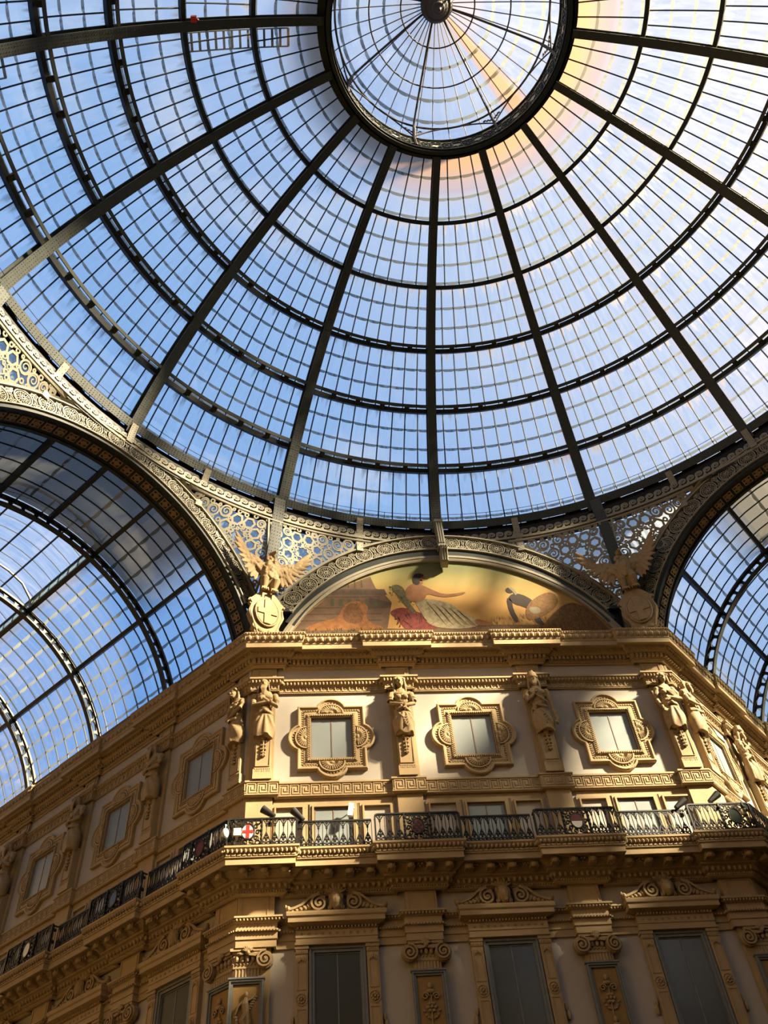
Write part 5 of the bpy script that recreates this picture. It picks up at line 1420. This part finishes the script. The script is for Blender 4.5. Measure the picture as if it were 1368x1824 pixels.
# thin dark stiffeners: ladder-like gangway seen through the glass on the left
def ladder(p0, p1, label):
    b = MB(); W = Rz(rad(90.0)); ph = p0
    while ph < p1:
        q = S(0, ph, RG + .35); b.box(.42, 1.10, q[1] - .05, q[1] + .05, q[2] - .03, q[2] + .03, W); ph += .0165
    for x in (.42, 1.10): b.tube([W @ Vector((x,) + S(0, p0 + (p1 - p0) * i / 12, RG + .35)[1:]) for i in range(13)], .03, 4)
    tag(obj('roof_ladder', b, M['iron']), label, 'ladder', 'gangway ladders lying on the dome')
ladder(1.035, 1.25, 'ladder-like gangway on the dome glass, right of the red marker')
ladder(.58, .68, 'short ladder-like gangway on the dome glass at the left edge')
b = MB(); q0 = Vector(S(rad(-91.5), PH[4] + .012, SR - .05)); b.box(-.10, .10, -.10, .10, -.16, .16, Tr(*q0)); b.ell(tuple(q0 + Vector((.12, 0, -.1))), (.10, .06, .08), 6, 4)
tag(obj('red_marker', b, M['red']), 'small red cloth marker on a dome purlin at the top left', 'marker')

# ------------------------------------------------------------------ lantern
lan = thing('dome_lantern', 'round glazed lantern at the top of the dome, with a dark pendant hub', 'lantern')
b = ring_band(4.94, 5.16, 41.50, 41.62, 96); ring_band(5.10, 5.16, 41.5, 42.15, 96, b=b); ring_band(5.12, 5.46, 42.05, 42.2, 96, b=b)
obj('outer_ring', b, M['iron'], lan)
b = ring_band(4.86, 4.98, 41.62, 41.70, 96); ring_band(4.86, 4.98, 42.86, 42.94, 96, b=b)
obj('inner_ring', b, M['iron'], lan)
b = ring_band(4.95, 4.98, 41.66, 42.9, 96)
obj('pale_backing', b, M['lantern_back'], lan)
b = MB()
def fl(x, y, z): a = x / 4.9; return ((4.9 + y) * sin(a), (4.9 + y) * cos(a), z)
for k in range(32):
    x = 4.9 * 2 * pi * (k + .5) / 32
    b.ribbon(circ(x, 42.28, .30, 10), .06, 0, .04, fl, True); b.ribbon(circ(x, 42.28, .13, 8), .06, 0, .04, fl, True)
    for s in (-1, 1):
        for q in (-1, 1): b.ribbon(circ(x + s * .36, 42.28 + q * .34, .14, 8), .05, 0, .04, fl, True)
    for i in range(4): b.ribbon([(x + .13 * cos(pi / 2 * i), 42.28 + .13 * sin(pi / 2 * i)), (x + .3 * cos(pi / 2 * i), 42.28 + .3 * sin(pi / 2 * i))], .05, 0, .04, fl)
obj('fretwork_band', b, M['iron'], lan)
prof = [(5.02, 42.95), (5.02, 43.35), (4.72, 43.95), (4.05, 44.45), (3.2, 44.98), (2.4, 45.45), (1.7, 45.88), (1.1, 46.18), (.6, 46.40)]
vs = []; uv = []; bd = []; fs = []; N = 64
for i, (r_, z) in enumerate(prof):
    for k in range(N + 1):
        a = 2 * pi * k / N; vs.append(((r_ + .05) * sin(a), (r_ + .05) * cos(a), z + .03)); uv.append((a * 3, i * .7)); bd.append((.85 if 43 < math.degrees(a) < 53 else (.25 if r_ < 1.8 else 0), .6))
for i in range(len(prof) - 1):
    for k in range(N): q = i * (N + 1) + k; fs.append((q, q + 1, q + N + 2, q + N + 1))
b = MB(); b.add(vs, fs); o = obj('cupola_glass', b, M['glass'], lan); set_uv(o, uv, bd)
b = MB()
for k in range(40):
    a = 2 * pi * k / 40; b.tube([(r_ * sin(a), r_ * cos(a), z) for r_, z in prof], .022, 4)
obj('glazing_bars', b, M['brown_iron'], lan)
b = MB()
for r_, z, t_ in ((4.72, 43.92, .05), (3.2, 44.95, .035), (1.72, 45.84, .035)):
    b.tube([((r_ - .04) * sin(2 * pi * i / 72), (r_ - .04) * cos(2 * pi * i / 72), z) for i in range(72)], t_, 5, closed=True)
obj('purlin_hoops', b, M['brown_iron'], lan)
for r_, z in ((4.4, 44.2), (3.6, 44.75), (2.4, 45.45)):
    uv = []; bd = []; b = MB()
    for k in range(40):
        vv = []
        for i in range(5):
            a = 2 * pi * (k + i / 4) / 40; sag = .05 * (1 - (i / 2 - 1) ** 4)
            vv += [(r_ * sin(a), r_ * cos(a), z), ((r_ + .09 + sag) * sin(a), (r_ + .09 + sag) * cos(a), z - .06 - sag * .6)]; uv += [(a, 0), (a, .1)]; bd += [(0, .9)] * 2
        b.add(vv, [(2 * i, 2 * i + 1, 2 * i + 3, 2 * i + 2) for i in range(4)])
    o = obj('pane_overlap', b, M['lapglass'], lan); set_uv(o, uv, bd)
lr = None
for k in range(8):
    if lr is None:
        b = MB(); b.tube([(0, r_ - .08, z - .02) for r_, z in prof], .05, 6)
        b.tube([(0, 4.9, 41.9), (0, 4.88, 43.0), (0, 4.6, 43.9)], .07, 6)
        lr = obj('lantern_rib', b, M['brown_iron'], lan); lr.matrix_local = Rz(rad(11.25 + 0))
        b = MB()
        g = lambda q: 1 - (1 - q) ** 2.4
        for s in (-1, 1):
            b.tube([((4.86 - .2 * g(q)) * sin(s * q * pi / 8), (4.86 - .2 * g(q)) * cos(s * q * pi / 8), 42.95 + .95 * g(q)) for q in (0, .1, .2, .35, .5, .75, 1)], .035, 5)
            for i in range(3): b.tube([(s * (.10 + .13 * i) + .07 * cos(2 * pi * h / 8), 4.80, 43.42 + .16 * i + .07 * sin(2 * pi * h / 8)) for h in range(8)], .02, 4, closed=True)
        lb_ = obj('arched_bracket', b, M['brown_iron'], lr)
    else:
        o = lr.copy(); COL.objects.link(o); o.parent = lan; o.matrix_local = Rz(rad(11.25 + 45 * k)); q = lb_.copy(); COL.objects.link(q); q.parent = o
b = MB()
b.ring([[(r_ * cos(2 * pi * i / 20), r_ * sin(2 * pi * i / 20), z) for i in range(20)] for r_, z in ((.72, 46.45), (.74, 46.2), (.62, 46.0), (.50, 45.95), (.44, 45.75), (.30, 45.62), (.26, 45.45), (.12, 45.35), (.05, 45.2))])
obj('pendant_hub', b, M['brown_iron'], lan)

# ================================================================== GLASS VAULTS of the arms
def arm_vault(az, L_, label, name='glass_vault'):
    W = Rz(-rad(az)); t = thing(name, label, 'glass roof', W, 'glass barrel vaults of the arms')
    RV = 7.88; AM = rad(70); Y0, Y1 = AD + .95, AD + L_; am = rad(17.5)
    TY = [AD + 5.0 + 4.8 * i for i in range(int((L_ - 5) / 4.8) + 1)]
    def V(th, y, R_=RV): return (R_ * sin(th), y, CZ + R_ * cos(th))
    vs = []; uv = []; bd = []; fs = []
    def patch(t0, t1, ya, yb, nt_=12, ny=6):
        o = len(vs)
        for i in range(nt_ + 1):
            for j in range(ny + 1):
                th = t0 + (t1 - t0) * i / nt_; y = ya + (yb - ya) * j / ny
                vs.append(V(th, y)); uv.append((y, th * RV)); bd.append((max(0, min(.93, (rad(48 if az < 0 else 30) - abs(th)) * 3.5)) if ya == Y0 else (.75 if abs(th) < am + .03 else 0), min(1, abs(abs(th) - am) * 2 + .2)))  # first bay greyer and more opaque towards the crown; dirt along the ridge
        for i in range(nt_):
            for j in range(ny): q = o + i * (ny + 1) + j; fs.append((q, q + 1, q + ny + 2, q + ny + 1))
    patch(-AM, AM, Y0, TY[0], 28); patch(-AM, -am, TY[0], Y1); patch(am, AM, TY[0], Y1)
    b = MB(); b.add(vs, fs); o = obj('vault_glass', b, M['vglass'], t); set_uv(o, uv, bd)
    # glazing bars
    b = MB(); y = Y0 + .1
    while y < Y1:
        segs = [(-AM, AM)] if y < TY[0] else [(-AM, -am), (am, AM)]
        for a, c in segs:
            n = 20 if c - a > 2 else 9; b.tube([V(a + (c - a) * i / n, y, RV - .03) for i in range(n + 1)], .034, 4)
        y += .70
    obj('glazing_bars', b, M['glazing'], t)
    # scalloped overlaps
    ths = [am + (rad(43) - am) * i / 4 for i in range(1, 4)] + [rad(43) + (AM - rad(43)) * i / 5 for i in range(1, 5)] + [am * .5]
    for th0 in [x * s for x in ths for s in (-1, 1)]:
        b = MB(); uv = []; bd = []
        sg = 1 if th0 > 0 else -1; y = Y0 + .1
        while y < Y1 - .7:
            if abs(th0) > am or y < TY[0] - .5:
                vv = []
                for i in range(6):
                    q = i / 5; sag = .07 * (1 - (2 * q - 1) ** 2)
                    vv += [V(th0 - sg * .004, y + .70 * q, RV - .02), V(th0 + sg * (.006 + sag / RV), y + .70 * q, RV - .05)]; uv += [(y, 0), (y, .1)]; bd += [(0, .9)] * 2
                b.add(vv, [(2 * i, 2 * i + 1, 2 * i + 3, 2 * i + 2) for i in range(5)])
            y += .70
        o = obj('pane_overlap', b, M['lapglass'], t); set_uv(o, uv, bd)
    # longitudinal purlins
    for th in (-rad(43), -am, am, rad(43), 0):
        b = MB(); ya, yb = Y0, (TY[0] if th == 0 else Y1)
        b.ring([[V(th - .011, y_, RV - .30), V(th + .011, y_, RV - .30), V(th + .011, y_, RV - .02), V(th - .011, y_, RV - .02)] for y_ in (ya, yb)])
        obj('purlin', b, M['iron'], t)
    # trusses
    p0 = None
    for yy in TY:
        if p0 is None:
            b = MB(); n = 46
            for R0, R1, dy in ((7.24, 7.31, .11), (7.62, 7.72, .10)):
                rows = []
                for R_, y_ in ((R0, -dy), (R1, -dy), (R1, dy), (R0, dy), (R0, -dy)): rows.append([V(-AM + 2 * AM * i / n, y_, R_) for i in range(n + 1)])
                b.ring(rows, closed=False, cap=False)
            for s in (-1, 1):
                q = V(s * AM, 0, 7.45); b.box(q[0] - .28, q[0] + .28, -.13, .13, q[2] - .25, q[2] + .02); b.box(q[0] - .16, q[0] + .16, -.10, .10, q[2] - .55, q[2] - .2)
            p0 = obj('arched_truss', b, M['iron'], t); p0.matrix_local = Tr(0, TY[0], 0)
            b = MB()
            for i in range(32):
                th = -AM + 2 * AM * (i + .5) / 32
                def fn(x, y, z, th=th): return V(th + x / 7.45, y, 7.46 + z)
                w_ = 7.45 * 2 * AM / 32
                b.ribbon([(-w_ / 2, -.17), (-w_ / 2, .17)], .14, -.03, .03, fn)
                for s in (-1, 1):
                    for q in (-1, 1): b.ribbon([(s * w_ * .5, q * .07), (s * w_ * .33, q * .15), (s * w_ * .12, q * .17)], .10, -.03, .03, fn)
            p1_ = obj('scalloped_web', b, M['iron'], p0)
        else:
            o = p0.copy(); COL.objects.link(o); o.parent = t; o.matrix_local = Tr(0, yy, 0); q = p1_.copy(); COL.objects.link(q); q.parent = o
    # raised monitor along the ridge
    e = V(am, 0); ux, uz = e[0], e[2]
    b = MB()
    for s in (-1, 1):
        b.box(min(s * (ux - .1), s * (ux + .12)), max(s * (ux - .1), s * (ux + .12)), TY[0], Y1, uz - .12, uz + .02)
        b.box(s * ux - .05, s * ux + .05, TY[0], Y1, uz + .62, uz + .72)
        y = TY[0]
        while y < Y1: b.box(s * ux - .03, s * ux + .03, y - .025, y + .025, uz, uz + .65); y += .70
    obj('monitor_frame', b, M['iron'], t)
    b = MB()
    for s in (-1, 1): b.add([(s * ux, TY[0], uz), (s * ux, Y1, uz), (s * ux, Y1, uz + .65), (s * ux, TY[0], uz + .65)], [(0, 1, 2, 3)])
    o = obj('monitor_side_glass', b, M['greenglass'], t); set_uv(o, [(v.co.y, v.co.z) for v in o.data.vertices], [(0, .9)] * 8)
    def MR(x): return uz + .70 + .85 * (1 - (x / (ux + .2)) ** 2)
    vs = []; uv = []; bd = []; b = MB()
    for i in range(13):
        x = -(ux + .2) + 2 * (ux + .2) * i / 12
        for y_ in (TY[0], Y1): vs.append((x, y_, MR(x))); uv.append((y_, x)); bd.append((0, .8))
    b.add(vs, [(2 * i, 2 * i + 1, 2 * i + 3, 2 * i + 2) for i in range(12)]); o = obj('monitor_roof_glass', b, M['glass'], t); set_uv(o, uv, bd)
    b = MB(); y = TY[0]
    while y < Y1:
        b.tube([(x, y, MR(x) - .03) for x in [-(ux + .2) + 2 * (ux + .2) * i / 8 for i in range(9)]], .02, 4); y += .70
    for x in (-1.2, 0, 1.2): b.box(x - .03, x + .03, TY[0], Y1, MR(x) - .12, MR(x) - .02)
    obj('monitor_bars', b, M['glazing'], t)
    for yy in TY:
        b = MB()
        for s in (-1, 1):
            b.tube([(s * ux, yy, uz), (s * (ux - .15), yy, uz + .5), (s * (ux - .7), yy, MR(ux - .7) - .12), (s * .9, yy, MR(.9) - .10), (0, yy, MR(0) - .1)], .06, 6)
            for q in (-1, 1): b.tube([(s * ux, yy, uz), (s * (ux - .03), yy + q * .25, uz + .42), (s * (ux - .03), yy + q * .9, uz + .64)], .045, 5)
        obj('monitor_bracket', b, M['cream'], t)
    return t
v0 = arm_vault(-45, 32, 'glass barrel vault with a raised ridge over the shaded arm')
v1 = arm_vault(45, 24, 'glass barrel vault with a raised ridge over the sunlit arm')
dup(v1, Rz(-rad(135)), 'glass barrel vault of the arm behind the viewer, towards the sun', 'glass barrel vaults of the arms')
